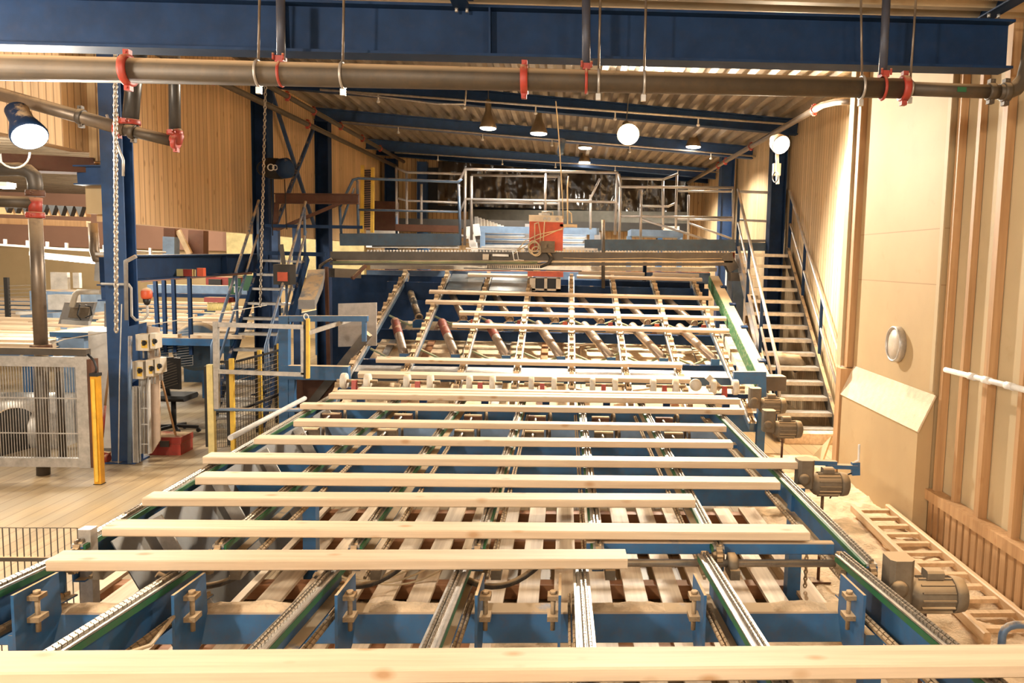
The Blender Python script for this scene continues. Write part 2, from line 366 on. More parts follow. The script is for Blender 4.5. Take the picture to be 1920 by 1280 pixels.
# ================================================================== STEELWORK
def stiff(m, name, label, cat, p0, p1, w, h, mt, up=(0,0,1), stiffs=(), grp=None, tf=.018, tw=.012):
    p0, p1 = Vector(p0), Vector(p1); t = thing(name, label, cat, p0, grp)
    MB().ibeam(p0, p1, w, h, tf, tw, up).build('beam_section', mt, t)
    _, sd, u = MB.frame(p0, p1, up)
    for f in stiffs:
        c = p0.lerp(p1, f); d = (p1 - p0).normalized()*.006
        q = MB()
        for s in (-1, 1): q.bar(c - d + sd*(s*w*.26), c + d + sd*(s*w*.26), w*.44, h - 2*tf, u)
        q.build('stiffener', mt, t)
    return t
pL, pR = aY(-90, 33, 5.66) - Vector((0,0,.019)), aY(1888, 84, 5.66) - Vector((0,0,.019))
bm = stiff(0, 'steel_beam', 'large dark blue I-beam spanning the top of the hall above the main pipe', 'beam', pL, pR, .2, .333, M['navy'], stiffs=(.491, .30))
for u0, x in ((868, 0), (1855, 0)):                                          # purlins sitting on it, bolted
    q = aY(u0, 14 if u0 < 1000 else 34, 5.66); z = q.z + (.035 if u0 < 1000 else .07)
    t = thing('roof_purlin', 'dark blue purlin bolted on the big beam near its middle' if u0 < 1000 else 'dark blue purlin end on top of the big beam by the right wall', 'beam', (q.x, 5.66, z), 'purlins on the big beam')
    MB().ibeam((q.x, -2, z), (q.x, 5.84, z), .11, .12, .01, .008).build('beam_section', M['navy'], t)
    for dx in (-.035, .035): MB().cyl((q.x + dx, 5.6, z - .085), (q.x + dx, 5.6, z - .058), .011, 8).build('bolt', M['galv'], t)
for y, yl, (ul, vl), (ur, vr), m, lab in ((13.4, 0, (600, 168), (1500, 245), 'navy', 'dark navy roof beam nearest behind the big front beam'), (16.6, 0, (600, 204), (1440, 285), 'blueclean', 'bright blue roof beam second behind the front beam'),
        (20.7, 0, (700, 264), (1400, 310), 'blueclean', 'dull blue roof beam third behind the front beam'), (21.8, 0, (760, 283), (1380, 318), 'navy', 'dark roof beam close to the back wall')):
    a, c = aY(ul, vl, y), aY(ur, vr, y); d = (c - a)/(c.x - a.x); a2 = a + d*(-5.04 - a.x); c2 = a + d*(3.83 - a.x)
    a2.y = c2.y = y; top = roofz(-5.04) - .13
    a2.z = top; c2.z = roofz(3.83) - .13
    stiff(0, 'roof_beam', lab, 'beam', a2, c2, .16, .25, M[m], grp='roof beams under the corrugated deck')

def column(x, y, z1, label, w=.26, m='navy', up=(1,0,0), z0=0.0):
    t = thing('steel_column', label, 'column', (x, y, z0), 'blue steel columns')
    MB().ibeam((x, y, z0), (x, y, z1), w, w, .018, .014, up).build('column_shaft', M[m], t)
    if z0 == 0: MB().span(x - w*.7, x + w*.7, y - w*.7, y + w*.7, 0, .02).build('base_plate', M[m], t)
    return t
COLX = -4.83
colA = column(-4.82, 9.0, 5.1, 'blue steel column with grey switch boxes on it, beside the white cabinet', .225, 'blueclean', (0,1,0))
column(-4.93, 13.45, 5.1, 'dark blue column standing behind the blue ladder stairs', .26, 'navy')
column(-4.92, 16.7, 5.0, 'dark blue column right of the cross bracing on the left wall', .26, 'navy')
column(-4.75, 22.25, 4.95, 'dark blue column at the back left corner', .3, 'navy')
column(aY(796, 400, 22.6).x, 22.28, 4.9, 'slim blue column against the back wall beside the left platform rail', .26, 'blueclean')
column(3.62, 18.2, 4.8, 'bright blue column on the right wall beyond the platform', .3, 'blueclean')
column(3.66, 13.9, 4.75, 'dark column on the right wall directly behind the metal stairs', .26, 'navy')
column(aY(1332, 400, 22.6).x, 22.28, 4.8, 'dark column against the back wall on the right', .28, 'navy')

t = thing('cross_brace', 'thin blue X shaped bracing between two columns on the left wall', 'brace', (-4.98, 15, 2.6))
for a, c in ((aX(505, 160, -4.93), aX(590, 425, -4.93)), (aX(590, 235, -4.88), aX(514, 430, -4.88))): MB().bar(a, c, .05, .06).build('brace_bar', M['blueclean'], t)
# crane-height beam along the opening
stiff(0, 'side_beam', 'navy I-beam running at eye height between the two left columns', 'beam', (-4.9, 9.2, aX(265, 502, -4.9).z), (-4.9, 13.3, aX(470, 495, -4.9).z + .02), .16, .29, M['navy'], stiffs=(.62,))
for (u0, u1, v0, v1, Y, lab) in ((145, 213, 312, 346, 9.0, 'short blue beam stub joining the switch column near the opening top'), (190, 215, 533, 563, 9.0, 'short blue beam stub on the switch column behind the grey monitors')):
    a, c = aY(u0, (v0+v1)/2, Y), aY(u1, (v0+v1)/2, Y)
    tag(MB().ibeam(a, c, .16, (v1-v0)*Y/F, .015, .01).build('beam_stub', M['blueclean']), lab, 'beam')
t = thing('rust_beam', 'rust brown beam on a post at the top of the blue ladder stairs', 'beam', aY(520, 372, 13.0))
MB().ibeam(aY(516, 372, 13.0), aY(672, 373, 13.0), .12, .16).build('beam_section', M['rust'], t)
MB().bar(aY(519, 380, 13.0), aY(516, 432, 13.0), .06, .06).build('support_post', M['rust'], t)
MB().bar(aY(640, 380, 13.0), aY(520, 430, 13.0), .05, .05).build('strut', M['rust'], t)

# ================================================================== PIPES
def coupling(parent, p, ax, r, m='red', w=.045, name='coupling'):
    p = Vector(p); ax = Vector(ax).normalized()
    b = MB().lathe(p - ax*w/2, ax, ((r*1.02, 0), (r*1.24, 0), (r*1.28, w*.3), (r*1.28, w*.7), (r*1.24, w), (r*1.02, w)), 18)
    up = Vector((0,0,1)) if abs(ax.z) < .8 else Vector((0,-1,0)); sd = ax.cross(up)
    for s in (-1, 1): b.box(p + up*(s*r*1.38), (.035, .045, .035)); b.cyl(p + up*(s*r*1.38) - sd*.035, p + up*(s*r*1.38) + sd*.035, .009, 6)
    return b.build(name, M[m], parent)
YP = 5.25
p0, p1, p2 = aY(-60, 125, YP), aY(1697, 166, YP), aY(1872, 172.5, YP)
t = thing('main_pipe', 'thick dusty brown pipe crossing the whole hall in front of the big blue beam', 'pipe', p0)
MB().tube((p0, p0.lerp(p1, .5), p1), (.078, .072, .064), 22).build('pipe_body', M['pipe'], t)
b = MB().tube((p1, p2), .045, 18)
b.build('reduced_pipe', M['pipe'], t)
e = [p2, p2 + Vector((.05, 0, .0)), p2 + Vector((.12, .0, .03)), p2 + Vector((.17, 0, .09)), p2 + Vector((.19, 0, .2)), p2 + Vector((.2, 0, .45))]
MB().tube(e, .05, 16).build('elbow', M['pipe'], t)
ax = p1 - p0
for u, m, rr in ((240, 'red', .077), (983, 'red', .073), (1695, 'red', .066)):
    coupling(t, aY(u, 125 + (166-125)*(u+60)/1757, YP), ax, rr, m)
coupling(t, aY(1858, 172, YP), ax, .045, 'pipe'); coupling(t, p2 + Vector((.05,0,0)), ax, .05, 'pipe')
for u in (527, 1099, 1655):
    c = aY(u, 125 + 41*(u+60)/1757, YP); b = MB().box(c + Vector((0,-.0,.085)), (.05, .08, .04)).torus(c, ax, .073, .010, 18, 6)
    for s in (-1,1): b.cyl(c + Vector((s*.03, -.05, .075)), c + Vector((s*.03, -.05, .115)), .008, 6)
    b.build('saddle_clamp', M['red'], t)
MB().box(aY(1797, 172, YP) + Vector((0, -.046, .005)), (.06, .006, .03)).build('green_sticker', M['green'], t)
for u, ut, lab in ((527, 526, 'grey blue drop pipe rising from the main pipe at the left'), (1099, 1099, 'hazy drop pipe rising from the main pipe near the middle'), (1655, 1663, 'grey blue drop pipe rising from the main pipe at the right')):
    a = aY(u, 100 + 41*(u+60)/1757, YP); c = aY(ut, -20, YP)
    tag(MB().tube((a, c), .027, 14).build('drop_pipe', mat('grey_blue_pipe', (.06,.065,.09), .5, .2, dirt=.2)), lab, 'pipe', 'drop pipes above the main pipe')
for k, (u, ut, lab) in enumerate(((485, 487, 'leftmost dusty rod hanger with a bright strap on the main pipe'), (643, 645, 'thin rod hanger on the main pipe left of the stiffener'), (1122, 1126, 'rod hanger on the main pipe just right of the hazy drop pipe'), (1207, 1212, 'rod hanger on the main pipe above the brightest lamp'),
        (1615, 1614, 'rod hanger with a grey strap left of the right drop pipe'), (1706, 1719, 'rod hanger on the main pipe nearest the right wall'))):
    cv = 125 + 41*(u+60)/1757; c = aY(u, cv, YP); r = .079 if u < 700 else .073 if u < 1650 else .05
    t = thing('pipe_hanger', lab, 'hanger', c, 'rod hangers of the main pipe')
    MB().torus(c, ax, r, .009, 20, 6).box(c - Vector((0,0,r+.025)), (.03, .03, .04)).build('strap', M['galv'], t)
    MB().tube((c + Vector((0,0,r)), aY(ut, -25, YP)), .008, 6).build('rod', M['pipeclean'], t)

# slanting pipes upper left
YS = 7.4
t = thing('branch_pipe', 'brown pipe slanting down from the upper left edge to a red elbow', 'pipe', aY(0, 176, YS))
q = [aY(-30, 168, YS), aY(235, 243, YS), aY(322, 264, YS)]
MB().tube(q[:2], .058, 18).build('pipe_body', M['pipeclean'], t); MB().tube(q[1:], .05, 18).build('reduced_pipe', M['pipe'], t)
for u, v, m in ((152, 219, 'darksteel'), (222, 239, 'red'), (250, 247, 'pipe')): coupling(t, aY(u, v, YS), q[1]-q[0], .055, m)
MB().tube((q[2], aY(331, 262, YS), aY(333, 255, YS), aY(329, 244, YS)), .05, 16).build('elbow', M['red'], t)
coupling(t, aY(328, 249, YS), (0,0,1), .052, 'red'); coupling(t, aY(330, 266, YS), q[2]-q[1], .052, 'red')
tag(MB().tube((aY(328, 249, YS), aY(327, 150, YS), aY(326, 90, YS)), .048, 16).build('riser_pipe', M['rollerdark']), 'dark vertical pipe rising from the red elbow of the slanting pipe', 'pipe')
t = thing('riser_pipe', 'black vertical pipe rising from the slanting pipe beside the switch column', 'pipe', aY(244, 232, YS)); MB().tube((aY(244, 235, YS), aY(250, 160, YS), aY(262, 90, YS)), .065, 16).build('pipe_body', M['rollerdark'], t); coupling(t, aY(244, 229, YS), (0,0,1), .066, 'red')
MB().tube(sag(aY(200, 215, YS), aY(225, 285, YS), .0, 5) + [aY(231, 300, YS), aY(231, 330, YS)], .012, 8).build('flexible_cable', M['galv'], t)

YD = 8.4
t = thing('floor_pipe', 'brown steel standpipe with red joints standing on the floor behind the mesh gate', 'pipe', (aZ(80, 890, 0).x, YD, 0))
bx = aZ(80, 890, 0).x
top = aY(66, 400, YD); mid = aY(77, 648, YD)
MB().tube((mid, top), .062, 18).build('pipe_body', M['pipeclean'], t); MB().tube((Vector((bx, YD, 0)), mid), .062, 18).build('lower_pipe', M['darksteel'], t)
MB().tube((top, aY(67, 370, YD)), .058, 18).build('red_section', M['red'], t)
coupling(t, aY(66, 403, YD), (0,0,1), .066, 'red', .06); coupling(t, aY(66, 362, YD), (0,0,1), .066, 'rust', .06); coupling(t, aY(77, 650, YD), (0,0,1), .075, 'rust', .05)
MB().tube((aY(66, 365, YD), aY(66, 345, YD), aY(63, 330, YD), aY(52, 320, YD), aY(35, 317, YD), aY(-40, 318, YD)), .066, 16).build('elbow', M['darksteel'], t)
MB().tube((aY(66, 380, YD), aY(-40, 376, YD)), .058, 16).build('branch', M['pipe'], t)
b = MB().cyl(aZ(118, 868, 0) , aY(108, 655, 8.9), .04, 14)
tag(b.build('floor_post', M['darksteel']), 'slim dark post behind the mesh gate right of the standpipe', 'post')
t = thing('vertical_duct', 'dim brown downpipe left of the switch column ending in an elbow', 'pipe', aY(176, 480, 9.8)); MB().tube((aY(174, 418, 9.8), aY(177, 470, 9.8), aY(182, 485, 9.8), aY(196, 490, 9.8)), .052, 14).build('pipe_body', M['pipeclean'], t)

# sprinkler pipes along the side walls
def wallpipe(X, a, c, r, label, reds, m='pipe'):
    p, q = aX(*a, X), aX(*c, X); q.z = p.z + (q.z - p.z)
    t = thing('sprinkler_pipe', label, 'pipe', p, 'sprinkler pipes along the side walls'); MB().tube((p, q), r, 12).build('pipe_body', M[m], t)
    for f in reds: coupling(t, p.lerp(q, f), q - p, r, 'red', .05)
wallpipe(-4.55, (285, 93), (742, 312), .045, 'lower brown sprinkler pipe along the left wall', (.12, .42))
wallpipe(-4.35, (440, 125), (757, 303), .042, 'upper sprinkler pipe along the left wall with many red joints', (.06, .18, .3, .45, .6, .75))
p = aX(1542, 197, 3.25); q = aX(1290, 343, 3.25)
t = thing('sprinkler_pipe', 'slanting sprinkler pipe under the roof along the right wall', 'pipe', p, 'sprinkler pipes along the side walls')
MB().tube((aX(1600, 189, 3.25), aX(1568, 191, 3.25), p, q), .042, 12).build('pipe_body', M['pipeclean'], t)
for f in (.03, .35, .55, .62): coupling(t, p.lerp(q, f), q - p, .042, 'red', .06)
for i, (a, c, Y, lab) in enumerate((((600, 168), (1480, 233), 13.1, 'thin conduit under the first roof beam'), ((640, 228), (1500, 300), 16.4, 'thin conduit under the bright blue roof beam'), ((740, 286), (1400, 326), 20.4, 'thin conduit under the third roof beam'))):
    t = thing('conduit', lab, 'conduit', aY(*a, Y)); MB().tube((aY(*a, Y), aY(*c, Y)), .018, 8).build('tube', M['galv'], t)
    for f in (.12, .3, .45, .62, .8):
        z = aY(*a, Y).lerp(aY(*c, Y), f); MB().cyl(z, z + Vector((0,0,-.12)), .012, 6).lathe(z - Vector((0,0,.14)), (0,0,1), ((.02,0),(.03,.02),(.012,.05)), 8).build('sprinkler_head', M['white'], t)
tag(MB().tube((aY(640, 172, 12.6), aY(820, 195, 12.6), aY(872, 195, 12.6), aY(874, 168, 12.6)), .013, 8).build('conduit', M['galv']), 'bent thin conduit with a vertical end under the first roof beam', 'conduit')

# chains
def chain(u0, v0, u1, v1, Y, label, n, r=.011):
    a, c = aY(u0, v0, Y), aY(u1, v1, Y); b = MB(); L = (c - a).length/n; d = (c - a).normalized()
    for i in range(n):
        p = a.lerp(c, (i + .5)/n); ax = Vector((0,1,0)) if i % 2 else Vector((1,0,0)); b.torus(p, ax, L*.62, r*.55, 10, 5, .55)
    tag(b.build('hanging_chain', M['steel']), label, 'chain', 'hanging chains')
chain(216, 97, 218, 622, 6.6, 'long steel chain hanging in front of the switch column', 62, .016)
chain(498, 155, 488, 575, 11.5, 'rusty chain hanging in front of the column behind the blue ladder stairs', 70, .016)

# ================================================================== LAMPS
def light(kind, loc, power, col=(1,.80,.56), size=.15, name='lamp_or_fill_light', spot=None, blend=.5, target=None):
    d = bpy.data.lights.new(name, kind); d.energy = power; d.color = col
    if kind in ('POINT', 'SPOT'): d.shadow_soft_size = size
    if kind == 'SPOT': d.spot_size = spot or 2.4; d.spot_blend = blend
    if kind == 'AREA': d.size = size
    o = bpy.data.objects.new(name, d); COL.objects.link(o); o.location = loc
    if target is not None: o.rotation_euler = (Vector(target) - Vector(loc)).to_track_quat('-Z', 'Y').to_euler()
    return o
def pendant(u, v, Y, dia, label, hot=False, drop=.6, aim=None):
    p = aY(u, v, Y); t = thing('pendant_lamp', label, 'lamp', p, 'pendant lamps under the roof')
    ax = Vector((0,0,1)); r = dia/2
    if aim: ax = -Vector(aim).normalized()
    MB().lathe(p, ax, ((r,0), (r*1.02,.015), (r*.82,.10), (r*.5,.2), (r*.36,.27), (r*.36,.42), (r*.22,.45)), 24).build('shade', M['reflector'], t)
    MB().lathe(p - ax*.012, ax, ((r*.3,-.02), (r*.75,-.012), (r*.93,.0), (r*.93,.012)), 24).build('lens', M['bulbhot' if hot else 'bulb'], t)
    q = p + ax*.45; h = Vector((p.x, p.y, roofz(p.x)))
    MB().tube((q, h), .009, 6).build('cord', M['darksteel'], t); bx = Vector((p.x + .02, p.y, p.z + .45 + drop*.5)); MB().box(bx, (.16, .1, .12)).build('junction_box', M['galv'], t)
    return p, ax
LMP = [pendant(915, 240, 13.2, .27, 'small copper coloured pendant lamp, leftmost in the hanging row'), pendant(1010, 250, 14.0, .30, 'pendant lamp with wide white lens right of the copper one'),
       pendant(1097, 277, 17.5, .30, 'small distant pendant lamp below the second roof beam'), pendant(1300, 275, 16.2, .31, 'pendant lamp right of the brightest lamp'), pendant(1096, 304, 20.4, .30, 'lowest and most distant pendant lamp above the platform rail')]
# hot lamp, flood lamp, left lamp
hp, hax = pendant(1178, 252, 12.2, .34, 'brightest lamp, a glaring round pendant facing the camera', True, aim=(.02, -.8, -.45))
fpos = aY(1465, 272, 11.0)
t = thing('flood_lamp', 'glaring flood lamp on a pole beside the clad right wall', 'lamp', fpos)
fa = Vector((.25, -.85, -.45)).normalized()
MB().lathe(fpos, -fa, ((.13,0), (.135,.02), (.12,.12), (.07,.2), (.05,.26)), 20).build('housing', M['grey'], t)
MB().lathe(fpos + fa*.012, -fa, ((.02,-.01), (.09,-.005), (.122,.01)), 20).build('lens', M['bulbhot'], t)
MB().box(aY(1456, 318, 11.3), (.1, .09, .17)).build('ballast_box', M['galv'], t); MB().torus(aY(1454, 332, 11.0), (1,.3,0), .07, .008).build('cable_loop', M['black'], t)
MB().bar(aY(1458, 345, 11.1), fpos + Vector((-.03,.12,0)), .04, .04).build('bracket', M['galv'], t)
lp = aY(56, 256, 7.0); la = Vector((.52, -.42, -.62)).normalized()
t = thing('high_bay_lamp', 'glowing round lamp tilted down near the left edge, under the cladding', 'lamp', lp)
MB().lathe(lp, -la, ((.135,0), (.14,.02), (.12,.1), (.09,.2), (.09,.34), (.05,.36)), 22).build('shade', M['navy'], t)
MB().lathe(lp + la*.012, -la, ((.02,-.01), (.1,-.005), (.128,.01)), 22).build('lens', M['bulb'], t)
MB().tube(arc(aY(25, 285, 7.0), 0, -PI*1.15, .13, (1,0,0), (0,0,1), 12), .008, 6).build('cable', M['white'], t)

# ================================================================== SLATTED FLOOR UNDER THE CONVEYOR, SAWDUST
t = thing('slatted_platform', 'dusty wooden slat platform lying under the chain conveyor', 'platform', (-.3, 4.6, 0))
x = -3.1; k = 0
rnd = random.Random(3)
while x < 1.65:
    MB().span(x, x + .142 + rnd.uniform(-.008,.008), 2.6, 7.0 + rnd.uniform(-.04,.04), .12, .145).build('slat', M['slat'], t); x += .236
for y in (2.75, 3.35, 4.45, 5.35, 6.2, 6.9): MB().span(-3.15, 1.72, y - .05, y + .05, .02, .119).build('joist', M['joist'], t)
for y in (3.1, 4.9): MB().span(-3.1, 1.7, y - .07, y + .07, .0, .018).build('bottom_board', M['slat'], t)
def heap(name, x0, x1, y0, y1, z0, h, label, nx=40, ny=40, mt='sawheap', seed=1, fall=.15, edge=True):
    from mathutils import noise
    b = MB(); vs = []
    for j in range(ny + 1):
        for i in range(nx + 1):
            a, c = i/nx, j/ny; e = min(a, 1-a, c, 1-c); f = min(1, e/fall) if edge else 1; f = f*f*(3-2*f)
            X = x0 + (x1-x0)*a; Y = y0 + (y1-y0)*c; q = noise.noise(Vector((X*3+seed, Y*3, seed))) + .5*noise.noise(Vector((X*9, Y*9+seed, 1))) + .25*noise.noise(Vector((X*25, Y*25+seed, 3)))
            vs.append((X, Y, z0 + h*f*(.6 + .45*q)))
    b.add(vs, [(j*(nx+1)+i, j*(nx+1)+i+1, (j+1)*(nx+1)+i+1, (j+1)*(nx+1)+i) for j in range(ny) for i in range(nx)], True)
    o = b.build(name, M[mt]); o['kind'] = 'stuff'; o['label'] = label; o['category'] = 'sawdust'; return o
heap('sawdust', 1.78, 3.19, 2.2, 9.6, .004, .10, 'thick layer of sawdust on the floor around the wooden ladder', 60, 180, seed=2, fall=.05)
heap('sawdust', .82 - 1.2, .82 - .8, 3.85, 4.75, .146, .10, 'small heap of sawdust on the slat platform below the middle rails', 24, 40, seed=5)
heap('sawdust', 1.1, 1.68, 3.9, 4.6, .147, .04, 'sawdust spilled over the right edge of the slat platform', 24, 30, seed=8)

# ================================================================== CHAIN CONVEYORS
SL = .0838
nearz = lambda y: .866 + (4.0 - y)*SL
def chainlinks(b, f, y0, y1, x, pitch=.032, w=.034, dz=.0):
    n = int((y1 - y0)/pitch)
    for i in range(n):
        y = y0 + (i + .5)*pitch; z = f(y) + dz
        for s, o in ((-1, 0), (1, .5)):
            yy = y + o*pitch; b.prism((x + s*w*.28, yy - pitch*.42, z - .008), (x + s*w*.28, yy + pitch*.42, z - .008 + (f(yy + .01) - f(yy))*pitch*84), ((-w*.2,-.008),(w*.2,-.008),(w*.2,.004),(w*.1,.009),(-w*.1,.009),(-w*.2,.004)))
def sprocket(p, r, w, n=14):
    b = MB(); p = Vector(p); pr = []
    for i in range(n*2): a = 2*PI*i/(2*n); rr = r if i % 2 else r*.86; pr.append((math.cos(a)*rr, math.sin(a)*rr))
    b.prism(p - Vector((w/2,0,0)), p + Vector((w/2,0,0)), pr); b.cyl(p - Vector((w,0,0)), p + Vector((w,0,0)), r*.45, 12); return b
POSN = ['leftmost', 'second from left', 'third from left', 'middle', 'third from right', 'second from right', 'rightmost']
NX = [-2.40, -1.747, -1.066, -.468, .11, .753, 1.475]; FX = [-2.39, -1.71, -1.04, -.42, .20, .83, 1.555]
for i, x in enumerate(NX):
    y0, y1 = 1.7, 3.94
    t = thing('chain_rail', POSN[i] + ' rail of the near chain conveyor, blue with a green strip', 'conveyor rail', (x, 2.8, .6), 'near conveyor chain rails')
    a, c = Vector((x, y0, nearz(y0))), Vector((x, y1, nearz(y1))); d = Vector((0,0,1))
    hgt = .20 if i in (0,1,5,6) else .14
    MB().chan(a - d*(hgt/2 + .03), c - d*(hgt/2 + .03), .065, hgt, .008, flip=-1 if i > 3 else 1).build('rail_beam', M['blue'], t)
    MB().bar(a - d*.024, c - d*.024, .06, .014).build('wear_strip', M['galv'], t)
    sx = .036 if i < 4 else -.036
    MB().bar(a + Vector((sx,0,-.035)), c + Vector((sx,0,-.035)), .012, .028).build('green_strip', M['green'], t)
    MB().bar(a + Vector((sx*1.06,0,-.013)), c + Vector((sx*1.06,0,-.013)), .01, .008).build('side_lip', M['steel'], t)
    b = MB(); chainlinks(b, nearz, y0, y1, x); b.build('chain', M['chain'], t)
    b = MB(); chainlinks(b, lambda y: nearz(y) - .17, y0, y1 - .1, x + .05*(-1 if i > 3 else 1), .05); b.build('return_chain', M['chaindust'], t)
    px = x + (.11 if i < 4 else -.105)
    pl = MB().prism((px - .006, 0, 0), (px + .006, 0, 0), [(-q[0], q[1]) for q in ((3.36,.89),(3.66,.87),(3.67,.68),(3.60,.555),(3.52,.52),(3.42,.54),(3.36,.62))], (0,0,1)).build('hanger_plate', M['blue'], t)
    sx = 1 if i < 4 else -1
    bx = px - sx*.0 + (.03 if i < 4 else -.03)
    b = MB().cyl((bx, 3.47, .68), (bx, 3.47, .83), .011, 8).box((bx, 3.47, .84), (.05, .06, .02)).box((bx, 3.47, .745), (.05, .07, .022)).cyl((bx, 3.47, .85), (bx, 3.47, .865), .016, 6)
    b.build('adjuster_bolt', M['chaindust'], pl)
    sprocket((x, 3.97, .80), .062, .03).build('sprocket', M['chaindust'], t)
for i, x in enumerate(FX):
    y0, y1 = 3.98 if i != 6 else 3.75, 8.55
    t = thing('chain_rail', POSN[i] + ' rail of the far level chain conveyor under the boards', 'conveyor rail', (x, 6, .6), 'far conveyor chain rails')
    a, c = Vector((x, y0, .9)), Vector((x, y1, .9)); d = Vector((0,0,1)); hgt = .18 if i in (0, 6) else .12
    MB().chan(a - d*(hgt/2 + .03), c - d*(hgt/2 + .03), .06, hgt, .008, flip=-1 if i > 3 else 1).build('rail_beam', M['dustblue' if 0 < i < 6 else 'blue'], t)
    MB().bar(a - d*.024, c - d*.024, .055, .014).build('wear_strip', M['galv'], t)
    sx = .034 if i < 4 else -.034
    MB().bar(a + Vector((sx,0,-.032)), c + Vector((sx,0,-.032)), .012, .024).build('green_strip', M['green'], t)
    b = MB(); chainlinks(b, lambda y: .9, y0, y1, x); b.build('chain', M['chain'], t)
    b = MB(); chainlinks(b, lambda y: .72, y0, y1 - .2, x + .06*(-1 if i > 3 else 1), .05); b.build('return_chain', M['chaindust'], t)
    sprocket((x, y0 + .02, .83), .06, .03).build('sprocket', M['chaindust'], t)
def beam(label, x0, x1, y, z0, z1, dep=.1, m='blue', name='cross_beam', grp='cross beams under the conveyor'):
    return tag(MB().cbar((x0, y, (z0+z1)/2), (x1, y, (z0+z1)/2), dep, z1 - z0, .006).build(name, M[m]), label, 'beam', grp)
beam('nearest and boldest blue cross beam with dust on top', -2.62, 1.43, 3.76, .50, .655, .12)
beam('small blue cross bar joining the right near rails', .14, 1.46, 4.06, .82, .885, .05)
beam('blue cross beam below the third and fourth nearest boards', -2.42, 1.62, 5.62, .60, .745, .1)
beam('blue cross beam below the fifth nearest board', -2.42, 1.62, 6.35, .60, .735, .1)
beam('blue cross beam below the sixth nearest board', -2.42, 1.62, 7.02, .60, .735, .1)
beam('blue cross beam below the seventh nearest board', -2.42, 1.62, 7.72, .58, .72, .1, 'skyblue')
beam('blue cross beam at the far end of the level conveyor', -2.5, 1.7, 8.4, .55, .80, .1)
for x, y, z1, lab in ((-1.78, 5.66, .74, 'blue conveyor leg under the left end of the third nearest board'), (1.60, 5.2, .86, 'blue conveyor leg below the right chain rail, hung with a chain'), (1.56, 3.72, .55, 'blue conveyor leg under the right end of the nearest cross beam'), (-2.5, 3.74, .55, 'blue conveyor leg under the left end of the nearest cross beam'), (1.72, 8.1, .8, 'blue conveyor leg at the far right end of the level conveyor'), (-2.5, 8.1, .8, 'blue conveyor leg at the far left end of the level conveyor'), (-2.45, 6.3, .74, 'blue conveyor leg on the left side below the sixth nearest board')):
    t = thing('conveyor_leg', lab, 'leg', (x, y, 0), 'conveyor legs'); MB().span(x-.045, x+.045, y-.045, y+.045, .01, z1).build('leg_post', M['blue'], t); MB().span(x-.09, x+.09, y-.09, y+.09, 0, .012).build('foot_plate', M['blue'], t)
t = thing('drive_shaft', 'bare steel shaft across the conveyor behind the nearest board', 'shaft', (0, 3.97, .8)); MB().cyl((-2.5, 3.97, .80), (1.52, 3.97, .80), .02, 12).build('shaft', M['steel'], t)
for x in NX[:-1]:
    b = MB().lathe((x + .12, 3.97, .80), (1,0,0), ((.025,0), (.055,.005), (.055,.04), (.035,.055)), 14).box((x + .15, 3.97, .76), (.05, .14, .05)); b.build('bearing', M['motor'], t)
t = thing('drive_shaft', 'greasy steel shaft below the cross beams of the far conveyor', 'shaft', (0, 6.1, .62)); MB().cyl((-2.4, 6.05, .66), (1.6, 6.05, .66), .022, 12).build('shaft', M['chaindust'], t)
for i, (x, s) in enumerate(((-1.95, 1), (-1.2, 1), (-.5, 1))):
    p = Vector((x, 3.86, .78)); q = p + Vector((.40, .2, -.02)); pts = sag(p, q, .09, 10)
    tag(MB().tube(pts, .017, 8).build('armoured_hose', M['rubber']), ('dusty armoured hose looping below the left end of the nearest board', 'dusty armoured hose looping beside the second left rail', 'dusty armoured hose looping beside the middle rails')[i], 'hose', 'hoses below the nearest board')
tag(MB().tube([Vector(q) for q in ((-1.63, 3.35, .80), (-1.6, 3.1, .80), (-1.62, 2.95, .84), (-1.66, 2.8, .80), (-1.68, 2.65, .79), (-1.68, 2.45, .85), (-1.69, 2.2, .90))], .008, 8).build('cable', M['hose']), 'beige cable drooping along the second left near rail', 'cable')
for k in range(3): tag(MB().tube(sag((-1.55 + .1*k, 5.0, .33), (-.9 + .12*k, 5.3 + .1*k, .30), .10 + .03*k, 10), .007, 6).build('loose_cable', M['hose']), 'thin pale cable of the tangle between the left rails above the slats', 'cable', 'tangled pale cables')
# hanging drag chain at the right leg
b = MB()
for k in range(26): b.torus((1.68, 5.16, .78 - .024*k), (0,1,0) if k % 2 else (1,0,0), .017, .006, 8, 5, .6)
tag(b.build('hanging_chain', M['chaindust']), 'short greasy chain hanging beside the right conveyor leg', 'chain')
tag(MB().tube([Vector(q) for q in ((-2.53, 6.15, .93), (-2.53, 7.9, .93))], .022, 10).build('guide_rail', M['lightgrey']), 'pale tube running along the left side of the board conveyor', 'rail')
t = thing('side_guard', 'sloping dusty grey sheet panel along the left inside of the board conveyor', 'panel', (-2.2, 6, .4))
MB().plate(((-2.32, 4.15, .84), (-2.32, 8.2, .84), (-2.0, 8.2, .22), (-2.0, 4.15, .22)), .006).build('sheet', mat('dusty_guard_sheet', (.12,.12,.12), .45, .4, dirt=.3), t)
for y in (4.5, 5.3, 6.1, 6.9, 7.7): MB().bar((-2.31, y, .83), (-2.0, y, .24), .16, .012, (0,1,0)).build('stiffening_rib', M['galv'], t)

